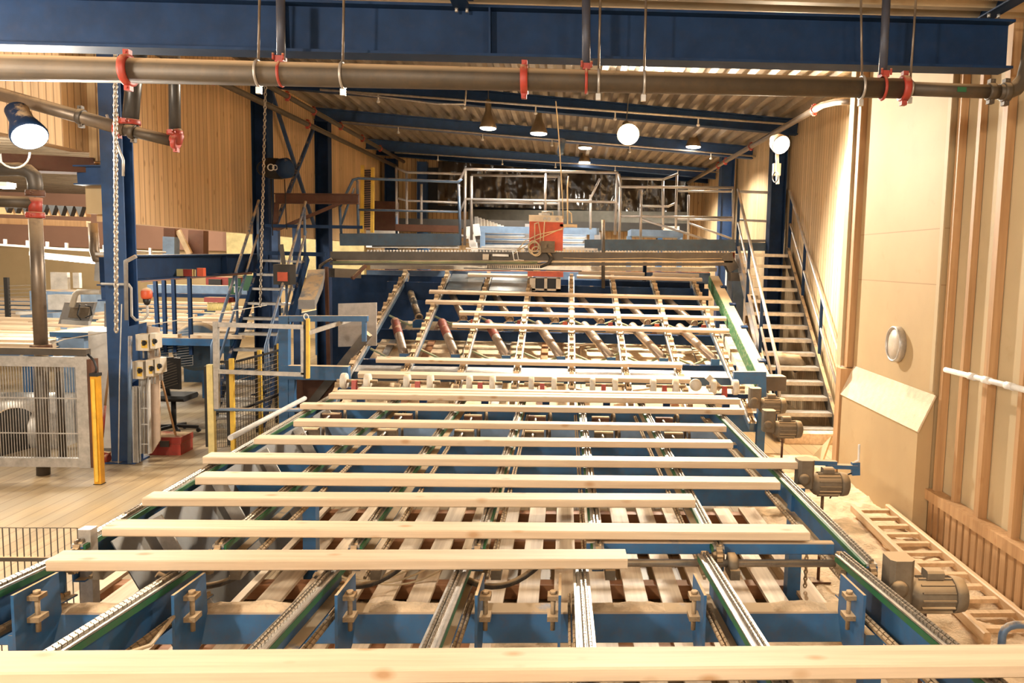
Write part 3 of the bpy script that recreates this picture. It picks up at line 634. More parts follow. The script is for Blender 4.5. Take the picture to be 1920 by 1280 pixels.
BW = ['leftmost', 'second from left', 'third from left', 'middle', 'third from right', 'second from right', 'rightmost']
for y, lab, m in ((7.71, 'behind the seventh closest board', 'rust'), (7.02, 'behind the sixth closest board', 'motor')):
    for i, x in enumerate(FX[:-1]):
        t = thing('tension_unit', 'dusty tension unit ' + lab + ' by the ' + BW[i] + ' rail', 'bracket', (x + .16, y, .72), 'chain tension units')
        MB().cbar((x + .09, y, .782), (x + .26, y, .782), .07, .09, .01).build('bearing_block', M[m], t)
        MB().cyl((x + .16, y - .2, .80), (x + .16, y + .1, .80), .013, 8).build('spindle', M['steel'], t)
        MB().torus((x + .3, y, .80), (1, .2, 0), .055, .014, 14, 6).build('hose_loop', M['rubber'], t)
for i, (x, w) in enumerate(((-2.15, .22), (-1.5, .24), (-.75, .18), (.35, .2), (1.2, .16))):
    heap('sawdust', x - w, x + w, 3.705, 3.815, .652, .04, ('leftmost', 'second from left', 'middle', 'second from right', 'rightmost')[i] + ' ridge of sawdust on the nearest blue cross beam', 16, 8, seed=11 + i, fall=.3)
# ================================================================== BOARDS ON THE LEVEL CONVEYOR
def board(pl, pr, w, h, label, up=(0,0,1), m='pine', grp='planed boards on the conveyor', cat='board'):
    """pl, pr: front bottom corners"""
    pl, pr = Vector(pl), Vector(pr); u = Vector(up).normalized(); back = u.cross((pr - pl).normalized()); o = back*(w/2) + u*(h/2)
    b = MB(); d = (pr - pl).normalized()
    b.cbar(pl + o, pr + o, w, h, .006, u)
    return tag(b.build('planed_board', M[m], None, (pl + pr)/2 + back*(w/2)), label, cat, grp)
ORD = ['board cropped by the bottom edge of the picture, closest of all', 'closest one showing both ends, stopping at the small blue cross bar', 'long board second from the closest, jutting past the right rail', 'third closest board, clearly shorter at its right end', 'fourth closest board, ending over the dusty right rail', 'fifth closest board, reaching from the left rail to the upright dusty gearbox',
       'sixth closest board, just above the long fifth one', 'seventh closest board, above a gap of blue beam', 'eighth closest board, its left end at the blue tube', 'front board of the tight row of three below the sloping deck', 'middle board of the tight row of three below the sloping deck', 'back board of the tight row of three below the sloping deck']
BD = [((82,1074.5),(1176,1065),.14,.05), ((191.5,1006),(1518.6,1014.6),.145,.045), ((264,951),(1303,951),.145,.048), ((366,909),(1463,919),.145,.05), ((380,870),(1497,880),.145,.05), ((475,834),(1374,840.5),.13,.048), ((550,800),(1362,810),.13,.05), ((560,769),(1394,776.6),.12,.05), ((615,749),(1387,758),.12,.055)]
pre = 'pale planed pine, '
zb = .905
f0 = nearz(2.43) + .004
board((-2.35, 2.42, f0), (1.66, 2.44, f0), .145, .05, pre + ORD[0])
for k, (l, r, w, h) in enumerate(BD):
    z = zb if k else nearz(3.6) + .008
    a, c = aZ(*l, z), aZ(*r, z); y = (a.y + c.y)/2; ty = max(-.02, min(.02, (c.y - a.y)/2))
    a.y = y - ty; c.y = y + ty; board(a, c, w, h, pre + ORD[k+1])
a, c = aZ(615, 749, zb), aZ(1387, 758, zb); y = (a.y + c.y)/2
board((a.x + .03, y + .15, zb), (c.x - .12, y + .15, zb), .12, .055, pre + ORD[10])
board((a.x + .2, y + .31, zb + .004), (c.x - .22, y + .31, zb + .004), .12, .055, pre + ORD[11])
# second piece glued tight behind some boards reads as a twin edge
# ================================================================== SLOPING CHAIN DECK
IY0, IZ0, ISL = 9.93, .85, .321
IU = Vector((0, -ISL, 1)).normalized(); ID = Vector((0, 1, ISL)).normalized()
def iz(y): return IZ0 + (y - IY0)*ISL
def ip(x, y, off=0): return Vector((x, y, iz(y))) + IU*off
def aP(u, v, off=0):
    d = ray(u, v); o0 = Vector((0, IY0, IZ0)) + IU*off; t = (o0 - EYEV).dot(IU)/d.dot(IU); return EYEV + d*t
IX = [-2.69 + .7*k for k in range(8)]
YT, YB = 13.75, 9.0
ORDN = ['leftmost', 'second from left', 'third from left', 'fourth from left', 'fourth from right', 'third from right', 'second from right', 'rightmost']
for i, x in enumerate(IX):
    t = thing('hook_chain_rail', ORDN[i] + ' rail with hooked lug chain on the sloping deck', 'conveyor rail', (x, 11, .6), 'lug chain rails of the sloping deck')
    a, c = ip(x, YB, -.09), ip(x, YT, -.09)
    MB().bar(a, c, .05, .1, IU).build('rail_beam', M['dustblue'], t)
    b = MB()
    for s in (-1, 1): b.bar(ip(x + s*.04, YB, -.028), ip(x + s*.04, YT, -.028), .018, .03, IU)
    b.build('edge_strip', M['galv'], t)
    b = MB(); n = 44; L = (c - a).length
    for k in range(n):
        p = ip(x, YB, -.012) + ID*(L*(k + .5)/n)
        for s in (-1, 1): b.prism(p + Vector((s*.018,0,0)) - ID*.045, p + Vector((s*.018,0,0)) + ID*.045, ((-.006,-.018),(.006,-.018),(.006,.014),(-.006,.014)), IU)
        b.cyl(p - Vector((.022,0,0)) + ID*.054, p + Vector((.022,0,0)) + ID*.054, .011, 6)
    b.build('lug_chain', M['chaindust'], t)
    k = 0; s0 = .25
    while s0 < L - .05:
        p = ip(x, YB, 0) + ID*s0
        b = MB().prism(p - Vector((.03,0,0)), p + Vector((.03,0,0)), [(-q, r) for q, r in ((-.11,-.01),(.02,-.01),(.035,.0),(.055,.055),(.03,.075),(.005,.06),(-.02,.03),(-.11,.022))], IU)
        b.build('hook', M['chaindust'], t); s0 += .385
    sprocket(ip(x, YT + .02, -.1), .1, .03).build('sprocket', M['chaindust'], t)
# boards held on the hooks
IB = [((672,707.5),(1295,720),.10,.06), ((705,680),(1279,690),.10,.05), ((847.6,615.6),(1366.6,623.8),.085,.05), ((860.5,592.8),(1360.6,599.8),.085,.05), ((797,572),(1347.4,580.6),.085,.05), ((804,552),(1335,561.5),.085,.045), ((1081.5,523),(1316,526.5),.085,.045), ((877,519),(990,521),.085,.045)]
IL = ['lowest board on the sloping deck, resting above the sorting wheels', 'second lowest board on the sloping deck, in front of the bright metal strip', 'third lowest board on the sloping deck, crossing the tilted rollers', 'fourth lowest board on the sloping deck, starting right of the red rollers', 'fifth lowest board on the sloping deck, reaching far left', 'sixth lowest board on the sloping deck, below the scratched metal plates',
      'short piece of board at the deck top right of the orange saw', 'short piece of board at the deck top left of the orange saw']
for (l, r, w, h), lab in zip(IB, IL):
    a, c = aP(*l, .024), aP(*r, .024); y = (a.y + c.y)/2
    a, c = ip(a.x, y, .024), ip(c.x, y, .024); board(a, c, w, h, 'pale pine, ' + lab, IU, grp='boards on the sloping deck')
a, c = aP(1085, 512, .05), aP(1312, 516, .05); y = (a.y + c.y)/2
for (x0, x1, lab) in ((a.x, a.x + 1.15, 'pine offcut lying along the deck top right of the orange saw'), (a.x + 1.3, c.x, 'short pine offcut at the right end of the deck top')):
    board((x0, YT + .1, iz(YT) + .03), (x1, YT + .1, iz(YT) + .03), .1, .06, lab, grp='boards on the sloping deck')
# rollers
rd = None
for i, ub in enumerate((757, 853, 948, 1050, 1144, 1242, 1338)):
    vb = 662 + (ub - 757)*.018
    p = aP(ub, vb, -.17); dx = -math.tan(math.radians(17.5)); dirn = (Vector((dx, 1, 0)) + Vector((0,0,ISL))).normalized(); q = p + dirn*1.2
    t = thing('tilted_roller', 'lower row tilted roller, ' + ['leftmost, strongly red', 'second from left, red on top', 'third from left', 'fourth from left', 'third from right', 'second from right', 'rightmost, shiny'][i], 'roller', p, 'lower row of tilted rollers')
    m1 = 'roller' if i > 1 else 'rubred'
    MB().lathe(p, dirn, ((.03,-.05), (.03,0), (.062,.0), (.062,.62), (.065,.625)), 20).build('roller_tube', M['roller'], t)
    MB().lathe(p + dirn*.625, dirn, ((.065,0), (.065,.56), (.062,.575), (.02,.58), (.02,.62)), 20).build('rubber_sleeve', M['rubred' if i < 3 else 'roller'], t)
    MB().box(p - dirn*.05 - Vector((0,0,.03)), (.12, .05, .1)).build('bearing_block', M['blue'], t)
    pu = aP((785, 868, 955, 1040, 1125, 1212, 1300)[i], 593 + 2*i, -.17); qn = 1.05
    t = thing('tilted_roller', 'upper row tilted roller, ' + ['leftmost, dark steel', 'second from left', 'third from left', 'fourth from left', 'third from right', 'second from right', 'rightmost beside the green guide'][i], 'roller', pu, 'upper row of tilted rollers')
    MB().lathe(pu, dirn, ((.03,-.05), (.03,0), (.055,0), (.055,qn), (.02,qn+.01), (.02,qn+.05)), 20).build('roller_tube', M['rollerdark' if i == 0 else 'roller'], t)
    b = MB().torus(pu - dirn*.04, dirn, .05, .014, 16, 6); b.build('bearing', M['chaindust'], t)
    MB().prism(pu - dirn*.07, pu - dirn*.02, ((-.09,-.16), (.09,-.16), (.09,-.06), (.045,-.02), (-.045,-.02), (-.09,-.06)), (0,0,1)).build('bracket', M['blue'], t)
    MB().box(pu + Vector((.16, -.05, -.06)), (.07, .05, .08)).build('red_fitting', M['orange' if i % 2 else 'red'], t)
# cross beams of the frame
for y, off, h, d, m, lab in ((9.45, -.28, .24, .1, 'blue', 'blue cross beam at the foot of the sloping deck'), (10.9, -.30, .12, .1, 'navy', 'dark cross beam below the lower rollers'), (12.0, -.36, .15, .1, 'navy', 'dark cross beam between the two rows of rollers'), (13.45, -.22, .30, .1, 'navy', 'deep navy cross beam at the head of the sloping deck')):
    p = ip(-2.95, y, off); q = ip(2.45, y, off); tag(MB().cbar(p, q, d, h, .006).build('cross_beam', M[m]), lab, 'beam', 'cross beams under the sloping deck')
t = thing('metal_strip', 'bright galvanised strip across the foot of the tilted rollers', 'strip', ip(-.2, 10.25, -.1))
for k in range(7):
    x0 = IX[k] + .05; x1 = IX[k+1] - .05
    MB().plate((ip(x0, 10.16, -.05), ip(x1, 10.16, -.05), ip(x1, 10.36, -.06), ip(x0, 10.36, -.06)), -.006).build('strip_section', M['galv'], t)
MB().bar(ip(-2.7, 10.15, -.11), ip(2.3, 10.15, -.11), .02, .11).build('front_lip', M['dustblue'], t)
# scrap tray beneath, seen between the rollers
b = MB().plate(((-2.8, 9.9, .42), (2.4, 9.9, .42), (2.4, 13.3, 1.28), (-2.8, 13.3, 1.28)), -.02)
t = thing('catch_tray', 'dusty sheet tray below the tilted rollers, covered with chips', 'tray', (0, 11.5, .3)); b.build('tray_sheet', M['sawdust'], t)
for k in range(9): x = -2.6 + .58*k; MB().bar((x, 9.92, .445), (x + .0, 13.2, 1.275), .1, .03, (0,0,1)).build('tray_rib', M[('galv','joist','dustblue')[k % 3]], t)
rr = random.Random(5)
for k in range(22):
    x, s = rr.uniform(-2.6, 2.2), rr.uniform(.05, .9); y = 9.9 + 3.4*s; z = .42 + .86*s + .045; a = rr.uniform(-.7,.7); L = rr.uniform(.12,.4)
    tag(MB().bar((x - L*math.cos(a), y - L*math.sin(a)*.5, z + .02 - L*math.sin(a)*.12), (x + L*math.cos(a), y + L*math.sin(a)*.5, z + .03 + L*math.sin(a)*.12), .07, .025).build('wood_offcut', M['pine']), 'pale wood offcut lying in the dusty tray under the tilted rollers', 'offcut', 'wood offcuts in the tray')
# pale green pneumatic pipes zigzagging under the deck
for y, off, lab in ((11.25, -.27, 'pale green tubing zigzagging below the lower rollers'), (12.45, -.27, 'pale green tubing zigzagging below the upper rollers')):
    pts = []
    for k in range(8): pts += [ip(IX[k] - .02, y, off + .02), ip(IX[k] + .33, y - .18, off - .06)]
    tag(MB().tube(pts[:-1], .016, 8).build('pneumatic_tube', M['greenhose']), lab, 'tube', 'green tubing under the sloping deck')
# scratched plates at the head
for x0, x1, lab in ((IX[1] + .08, IX[2] - .06, 'scratched shiny metal plate at the deck head, left one'), (IX[2] + .07, IX[3] - .04, 'scratched shiny metal plate at the deck head beside the saw')):
    tag(MB().plate((ip(x0, 12.95, .01), ip(x1, 12.95, .01), ip(x1, YT - .03, .0), ip(x0, YT - .03, .0)), -.008).build('metal_plate', mat('scratched_plate', (.50,.56,.60), .22, .75, .35, 5, dirt=.4, dirtcol=(.45,.33,.25))), lab, 'plate')
# green guide on the right with pale top
t = thing('side_guide', 'sloping pale topped guide with green side right of the deck', 'guide', ip(2.55, 11.6))
a, c = aP(1337, 527, .12), aP(1418, 652, .12); xg = 2.55
p, q = ip(xg, 9.95, .02), ip(xg, 13.6, .02)
MB().bar(p, q, .15, .20, IU).build('guide_box', mat('pale_dusty_cover', (.60,.50,.36), .7, dust=.9), t)
MB().bar(p + Vector((-.082,0,0)), q + Vector((-.082,0,0)), .012, .20, IU).build('green_side', mat('worn_green_paint', (.025,.13,.045), .55, scale=9, dirt=.8, dirtcol=(.42,.36,.22)), t)
for f in (.1, .4, .64, .85): r = p.lerp(q, f); MB().bar(r - ID*.04 + Vector((.06,0,.012)), r + ID*.04 + Vector((.06,0,.012)), .10, .22, IU).build('clamp_bracket', M['navy'], t)
MB().box(p + Vector((.1, -.12, .0)), (.28, .22, .18)).build('end_box', M['darksteel'], t)
MB().span(xg - .05, xg + .05, 12.6, 12.7, 0, iz(12.65) - .1).build('support_post', M['navy'], t)
MB().bar(ip(xg - .06, 9.8, -.32), ip(xg - .06, 12.2, -.25), .14, .16, IU).build('lower_tube', M['offwhite'], t)
# blue bracket frame lower right, blue frame lower left
t = thing('bracket_stand', 'blue inverted L frame at the lower right corner of the sloping deck', 'frame', (2.45, 9.35, 0))
pr = [aY(*q, 9.35) for q in ((1376,697), (1437,697), (1437,765), (1422,765), (1422,720), (1376,720))]
MB().plate(pr, .08).build('angle_plate', M['blue'], t); MB().span(pr[3].x, pr[2].x, 9.36, 9.44, 0, pr[2].z + .02).build('post', M['blue'], t)
t = thing('support_stand', 'blue steel frame left of the sloping deck, behind the yellow posts', 'frame', aY(535, 800, 9.9))
z = lambda u, v: aY(u, v, 9.9)
for a, c, w, h in (((524, 597), (690, 597), .07, .07), ((530, 697), (655, 699), .12, .17), ((536, 768), (640, 768), .05, .05)): MB().bar(z(*a), z(*c), w, h).build('cross_bar', M['blue'], t)
for u, v0, v1, w in ((534, 592, 815, .11), (683, 595, 640, .05), (548, 705, 815, .08)):
    q = z(u, v1)
    if v1 > 700: q.z = 0
    MB().bar(z(u, v0), q, w, w, (0,1,0)).build('post', M['blue'], t)
tag(MB().plate([aY(*q, 10.9) for q in ((634, 569), (706, 567), (706, 648), (634, 650))], .02).build('splash_sheet', mat('streaky_grey_board', (.44,.41,.38), .6, 0, .2, 4, dirt=.4, dirtcol=(.25,.22,.2))), 'streaky pale grey board panel left of the hooked chains', 'panel')
for (a, c, w, lab, m) in (((570, 775), (690, 625), .16, 'sloping dark grey chute side below the blue frame bar', 'darksteel'),):
    tag(MB().bar(aY(*a, 10.4), aY(*c, 10.4), w, .1).build('side_chute', M[m]), lab, 'chute')
t = thing('drive_unit', 'shadowy brown and blue machine base behind the yellow posts', 'machine', aY(600, 800, 10.6))
MB().span(aY(545, 700, 10.6).x, aY(640, 700, 10.6).x, 10.4, 10.9, .1, .75).build('casing', M['rust'], t); MB().span(aY(530, 700, 10.6).x, aY(690, 700, 10.6).x, 10.35, 10.95, 0, .1).build('base_frame', M['blue'], t)
for u in (862, 905): pass
# row of sorting wheels and red pads under the lowest board
for i, x in enumerate(IX[:-1]):
    t = thing('sorting_wheel', 'pair of pale wheels with a red pad, ' + ['first from left', 'second from left', 'third from left', 'fourth from left', 'third from right', 'second from right', 'rightmost'][i] + ' below the lowest sloping board', 'wheel', (x + .25, 9.05, .85), 'sorting wheels below the sloping boards')
    for s in (0, .26): MB().lathe((x + .2 + s, 9.05, .93), (1,0,0), ((.02,0), (.085,.0), (.09,.01), (.09,.05), (.085,.06), (.02,.06)), 18).build('wheel', M['offwhite'], t)
    MB().prism((x + .33, 9.0, .93), (x + .38, 9.0, .93), ((-.05,-.1), (.05,-.1), (.025,.02), (-.025,.02)), (0,0,1)).build('red_pad', M['red'], t)
    MB().cyl((x + .15, 9.05, .93), (x + .6, 9.05, .93), .02, 8).build('axle', M['chaindust'], t)
    MB().box((x + .4, 9.1, .82), (.5, .06, .05)).build('bracket', M['navy'], t); MB().span(x + .36, x + .44, 9.08, 9.14, 0, .79).build('stand_post', M['navy'], t)
t = thing('end_lever', 'pale dusty tilted lever bracket at the right end of the lowest boards', 'bracket', aY(1335, 720, 9.1)); MB().bar(aY(1326, 705, 9.1), aY(1350, 728, 9.1), .09, .07).build('lever', M['offwhite'], t)
MB().lathe(aY(1305, 722, 9.05), (0,1,0), ((.02,0), (.07,.0), (.07,.05), (.02,.05)), 14).build('wheel', M['offwhite'], t)

# ================================================================== GANTRY WITH ORANGE SAW
YG = 13.35
g0, g1 = aY(622, 484, YG), aY(1372, 486, YG)
t = thing('gantry_beam', 'long dark beam with toothed rack and cable tray above the head of the sloping deck', 'beam', g0)
MB().bar(g0 + Vector((0,0,.03)), g1 + Vector((0,0,.03)), .16, .16).build('main_beam', M['darksteel'], t)
MB().bar(g0 + Vector((0,-.06,-.085)), g1 + Vector((0,-.06,-.085)), .1, .05).build('lower_beam', M['darksteel'], t)
MB().bar(g0 + Vector((.1,-.09,-.04)), g1 + Vector((0,-.09,-.04)), .02, .025).build('tan_rail', M['hose'], t)
b = MB(); x = g0.x + .6
while x < g1.x - .05:
    f = (x - g0.x)/(g1.x - g0.x); b.box((x, YG - .04, g0.z + (g1.z - g0.z)*f + .125), (.03, .05, .03)); x += .052
b.build('tooth_rack', M['steel'], t)
for dz, r, m in ((-.055, .012, 'greenhose'), (-.075, .010, 'greenhose')): MB().tube([g0.lerp(g1, f/14) + Vector((.05, -.11, dz + .006*(f % 3))) for f in range(0, 8)], r, 6).build('cable_bundle', M[m], t)
MB().tube([g0.lerp(g1, f/14) + Vector((0, -.085, .0 + .008*(f % 3))) for f in range(8, 15)], .006, 6).build('loose_cable', M['hose'], t)
MB().bar(g1 + Vector((-.12,.0,.08)), g1 + Vector((.03,.0,-.18)), .2, .18).build('end_bracket', M['darksteel'], t)
MB().span(g1.x - .05, g1.x + .22, YG - .2, YG, g1.z - .36, g1.z - .22).build('end_motor_box', M['darksteel'], t)
YSW = YG - .05
t = thing('trim_saw', 'orange red saw carriage with pale dusty top and hoses riding on the gantry beam', 'saw', aY(1025, 545, YSW))
s = lambda u, v: aY(u, v, YSW)
def frontbox(u0, u1, v0, v1, d0, d1): a, c = s(u0, v0), s(u1, v1); return MB().span(a.x, c.x, YSW + d0, YSW + d1, c.z, a.z)
frontbox(993, 1055, 415, 470, -.05, .4).build('head_housing', M['orange'], t)
frontbox(992, 1056, 403, 417, -.07, .42).build('top_cover', mat('pale_cover', (.80,.70,.55), .6), t)
b = frontbox(1010, 1030, 399, 404, .0, .2); b.tube((s(1017, 404), s(1017, 397), s(1036, 397), s(1036, 404)), .012, 8)
for u in (1022, 1030, 1045): b.cyl(s(u, 411), s(u, 411) - Vector((0,.11,0)), .03, 10)
b.build('top_fittings', M['steel'], t)
b = frontbox(1015, 1040, 452, 474, -.22, -.05); b.cyl(s(1022, 462), s(1022, 462) - Vector((0,.28,0)), .035, 12); b.cyl(s(1033, 462), s(1033, 462) - Vector((0,.28,0)), .035, 12)
b.build('valve_block', M['motor'], t)
for c, r in (((1003, 466), .10), ((1006, 471), .075), ((1001, 462), .085)): MB().torus(s(*c) - Vector((0,.16,0)), (.2,1,.1), r, .012, 20, 6).build('hose_loop', M['hose'], t)
for q in (((1003, 470), (1003, 420), (1010, 418), (1014, 440), (1012, 470)), ((970, 470), (985, 452), (1010, 440), (1055, 430)), ((965, 475), (1000, 452), (1062, 425)), ((1018, 470), (1020, 435), (1022, 412))): MB().tube([s(*a) - Vector((0,.12,0)) for a in q], .009, 6).build('hose', M['hose'], t)
for q in (((962, 470), (965, 488), (975, 487)), ((970, 470), (973, 487), (983, 488))): MB().tube([s(*a) - Vector((0,.14,0)) for a in q], .007, 6).build('white_cable', M['white'], t)
b = MB(); cc = s(1035, 485)
b.tube([s(915, 499) - Vector((0,.18,0)), s(1015, 499) - Vector((0,.18,0)), s(1030, 493) - Vector((0,.18,0)), s(1034, 484) - Vector((0,.18,0)), s(1028, 474) - Vector((0,.16,0))], .03, 8); b.build('cable_carrier', M['blackdust'], t)
b = MB()
for k in range(28): p = s(912 + 3.7*k, 500); b.box(p - Vector((0,.22,0)), (.016, .02, .045))
b.build('carrier_links', M['offwhite'], t)
frontbox(873, 1090, 503, 507, -.25, -.02).build('guide_bar', M['black'], t)
frontbox(990, 1056, 508, 519, -.12, .2).build('lower_flange', M['orange'], t)
b = MB()
for u0, u1, v0, v1 in ((994, 1004, 519, 545), (1021, 1026, 519, 545), (1043, 1051, 519, 545), (994, 1051, 519, 522), (994, 1051, 540, 545)): a, c = s(u0, v0), s(u1, v1); b.span(a.x, c.x, YSW - .1, YSW - .04, c.z, a.z)
b.build('guard_frame', M['offwhite'], t); frontbox(1000, 1046, 520, 543, -.04, .1).build('dark_recess', M['black'], t)
frontbox(875, 985, 464, 470, -.1, -.02).build('left_slide', M['steel'], t); frontbox(1060, 1120, 464, 470, -.1, -.02).build('right_slide', M['steel'], t)
frontbox(907, 918, 476, 487, -.16, -.1).build('sensor', M['offwhite'], t); frontbox(925, 955, 476, 481, -.16, -.1).build('sensor_bar', M['steel'], t)
b = frontbox(1050, 1082, 420, 426, -.05, .2); b.tube((s(1064, 425), s(1064, 350), s(1066, 330)), .012, 8); b.tube((s(1072, 418), s(1071, 400), s(1066, 396)), .01, 8); b.build('hose_stand', M['hose'], t)
tag(MB().tube((s(1131, 412), s(1131, 540)), .03, 10).build('probe_post', M['darksteel']), 'thin dark vertical post in front of the platform beam right of the saw', 'post')
tag(MB().tube(sag(aY(1042, 190, 12.0), aY(1056, 410, 13.2), -.15, 8), .009, 6).build('suspension_line', M['hose']), 'pale cord hanging from the roof down to the orange saw', 'cord')
tag(MB().tube((aY(1056, 260, 13.0), aY(1050, 285, 13.0), aY(1052, 290, 13.0)), .05, 8).build('hanging_switch', M['bluerail']), 'small grey blue pull switch hanging on the cord above the saw', 'switch')
# ================================================================== PLATFORM AND RAILINGS
YF, YBk = 14.0, 15.5
t = thing('walkway', 'blue grey walkway platform across the hall behind the orange saw', 'platform', (0, 14.7, 2.4))
pf = lambda u, v, Y=YF: aY(u, v, Y)
for u0, u1, v0, v1 in ((638, 862, 438, 460), (1096, 1376, 449, 471), (1376, 1450, 455, 470)):
    a, c = pf(u0, (v0+v1)/2), pf(u1, (v0+v1)/2 + (0 if u1 < 1400 else 0)); h = (v1-v0)*YF/F
    MB().bar(a, c, .08, h).build('front_beam', M['dustblue'], t)
for u0, u1, v in ((640, 860, 438), (1096, 1450, 449)):
    a, c = pf(u0, v), pf(u1, v); MB().plate((a + Vector((0,0,.0)), c, c + Vector((0,1.5,0)), a + Vector((0,1.5,0))), -.03).build('deck_grating', M['grey'], t)
tag(MB().bar(pf(700, 462, 14.3), pf(860, 463, 14.3), .2, .05).build('tooth_conveyor', M['steel']), 'thin toothed metal edge under the left part of the walkway', 'conveyor')

def railing(label, posts, rails, mt, Y, r=.024, name='guard_rail'):
    f = lambda q: aY(q[0], q[1], q[2] if len(q) > 2 else Y)
    t = thing(name, label, 'railing', f(posts[0][1]), 'tube railings around the walkway')
    for a, c in posts: MB().tube((f(a), f(c)), r, 8).build('post', M[mt], t)
    for i, q in enumerate(rails): MB().tube([f(p) for p in q], r if i == 0 else r*.85, 8).build('top_rail' if i == 0 else 'mid_rail', M[mt], t)
    return t
railing('dull blue tube railing at the left end of the walkway', [((637, 385), (640, 440)), ((670, 338), (672, 440)), ((860, 345), (863, 460)), ((743, 400, 15), (744, 440, 15))],
    [((637, 388), (662, 337), (672, 334), (858, 341), (866, 335)), ((672, 393), (860, 397)), ((640, 420), (664, 352))], 'bluerail', YF)
railing('grey back railing on the left of the walkway with a bent corner', [((743, 315), (744, 420)), ((762, 325), (763, 420)), ((790, 345), (790, 420))],
    [((742, 314), (762, 323), (868, 326)), ((744, 371), (763, 376), (862, 380))], 'rail', YBk)
railing('tall raised middle railing behind the orange saw', [((873, 318), (871, 460)), ((1157, 324), (1153, 440)), ((1023, 325), (1022, 400)), ((884, 330), (884, 450))],
    [((860, 341), (873, 317), (1157, 324), (1164, 350)), ((863, 396), (873, 373), (1155, 379), (1164, 402)), ((873, 373), (1000, 380))], 'rail', YF + .05)
railing('pale second middle railing behind the raised one', [((1048, 330), (1048, 410)), ((1107, 365), (1107, 430))], [((884, 328), (1048, 331)), ((884, 380), (1048, 382)), ((1050, 374), (1105, 376), (1125, 335))], 'rail', YBk)
railing('right front railing of the walkway with a slanting brace', [((1163, 350), (1161, 465)), ((1202, 355), (1201, 470)), ((1375, 353), (1374, 455))],
    [((1160, 326), (1164, 350), (1375, 352)), ((1164, 405), (1375, 408)), ((1201, 410), (1378, 467))], 'rail', YF)
railing('right back railing of the walkway turning to the wall', [((1243, 337), (1243, 430)), ((1269, 325), (1267, 430)), ((1291, 365), (1290, 455))],
    [((1165, 334), (1244, 336), (1271, 326)), ((1270, 358), (1375, 359)), ((1205, 386), (1253, 387), (1268, 380)), ((1270, 411), (1375, 413)), ((1291, 418), (1373, 448))], 'rail', YBk)
railing('stair landing railing at the top right corner of the walkway', [((1443, 362), (1443, 452)), ((1453, 362), (1453, 452)), ((1471, 357), (1470, 452))],
    [((1386, 359), (1443, 361), (1473, 355)), ((1386, 412), (1443, 415), (1468, 412))], 'rail', YF)
for (u0, u1, v0, v1, Y, lab) in ((985, 1002, 328, 420, 16.5, 'pale blue upright column behind the middle railing'), (1110, 1126, 335, 435, 16.5, 'pale blue upright column right of the orange saw behind the railings')):
    a, c = aY((u0+u1)/2, v0, Y), aY((u0+u1)/2, v1, Y); w = (u1-u0)*Y/F
    a.z = 0; tag(MB().bar(a, c, w, w, (0,1,0)).build('upright', M['rail']), lab, 'column')
# yellow light guards by the left rail
t = thing('light_guard', 'pair of yellow posts with a ribbed black panel by the left of the walkway', 'guard', aY(680, 430, 14.4))
for u, v0 in ((680, 310), (699, 314)): MB().bar(aY(u, v0, 14.4), aY(u - 1, 436, 14.4), .055, .055, (0,1,0)).build('post', M['yellow'], t)
b = MB()
for k in range(26): b.bar(aY(683, 320 + 4.2*k, 14.42), aY(697, 319 + 4.2*k, 14.42), .01, .022)
b.build('ribbed_panel', M['blackdust'], t); MB().plate([aY(*q, 14.47) for q in ((682,318), (698,318), (697,430), (681,430))], .01).build('panel', M['pinkwall'], t)
t = thing('trough', 'rust brown trough behind the left walkway railing', 'trough', aY(745, 430, 15.2)); MB().bar(aY(745, 427, 15.0), aY(863, 430, 15.0), .35, .12).build('trough_body', M['rust'], t); MB().bar(aY(690, 405, 16.5), aY(745, 407, 16.5), .3, .6).build('casing', M['rust'], t)

# ------------------------------------------------ things behind the walkway
tag(MB().plate([aY(*q, 22.43) for q in ((800, 314), (1290, 318), (1290, 400), (800, 396))], .015).build('backing_sheet', M['black']), 'black plastic backing sheet on the back wall', 'sheet')
b = MB(); nx, ny = 160, 24; A = aY(822, 302, 22.2); B_ = aY(1285, 318, 22.2); from mathutils import noise as NZ; vs = []
lo = aY(1000, 391, 22.2).z
for j in range(ny+1):
    for i in range(nx+1):
        x = A.x + (B_.x - A.x)*i/nx; zt = A.z; z = zt + (lo - zt)*j/ny
        vs.append((x, 22.2 - .10 - .11*NZ.noise(Vector((x*2.2, z*.7, 2))) - .05*NZ.noise(Vector((x*7, z*2.5, 9))) - .02*NZ.noise(Vector((x*16 + z*3, z*9, 4))), z))
b.add(vs, [(j*(nx+1)+i, (j+1)*(nx+1)+i, (j+1)*(nx+1)+i+1, j*(nx+1)+i+1) for j in range(ny) for i in range(nx)], True)
tag(b.build('plastic_curtain', mat('black_film', (.045,.035,.025), .16, 0, spec=.9)), 'crumpled shiny black plastic film hung across the back wall', 'curtain')
a, c = aY(880, 405, 22.05), aY(1290, 410, 22.05)
tag(MB().bar(a, c, .5, .34).build('ledge', mat('grey_concrete', (.085,.08,.065), .8)), 'grey horizontal ledge below the plastic film', 'ledge')
a, c = aY(745, 418, 19.5), aY(1290, 428, 19.5); t = thing('belt_conveyor', 'dark conveyor belt running across behind the walkway', 'conveyor', a); MB().bar(a, c, .6, .2).build('belt', M['blackdust'], t)
for f in (.1, .5, .9): p = a.lerp(c, f); MB().span(p.x - .06, p.x + .06, 19.3, 19.7, 0, p.z - .09).build('leg', M['blue'], t)
t = thing('roller_table', 'pale blue roller table behind the walkway seen beside the orange saw', 'table', aY(900, 470, 15.8))
tb = lambda u, v: aY(u, v, 15.8)
MB().bar(tb(898, 430), tb(1123, 434), .1, .13).build('top_bar', M['skyblue'], t)
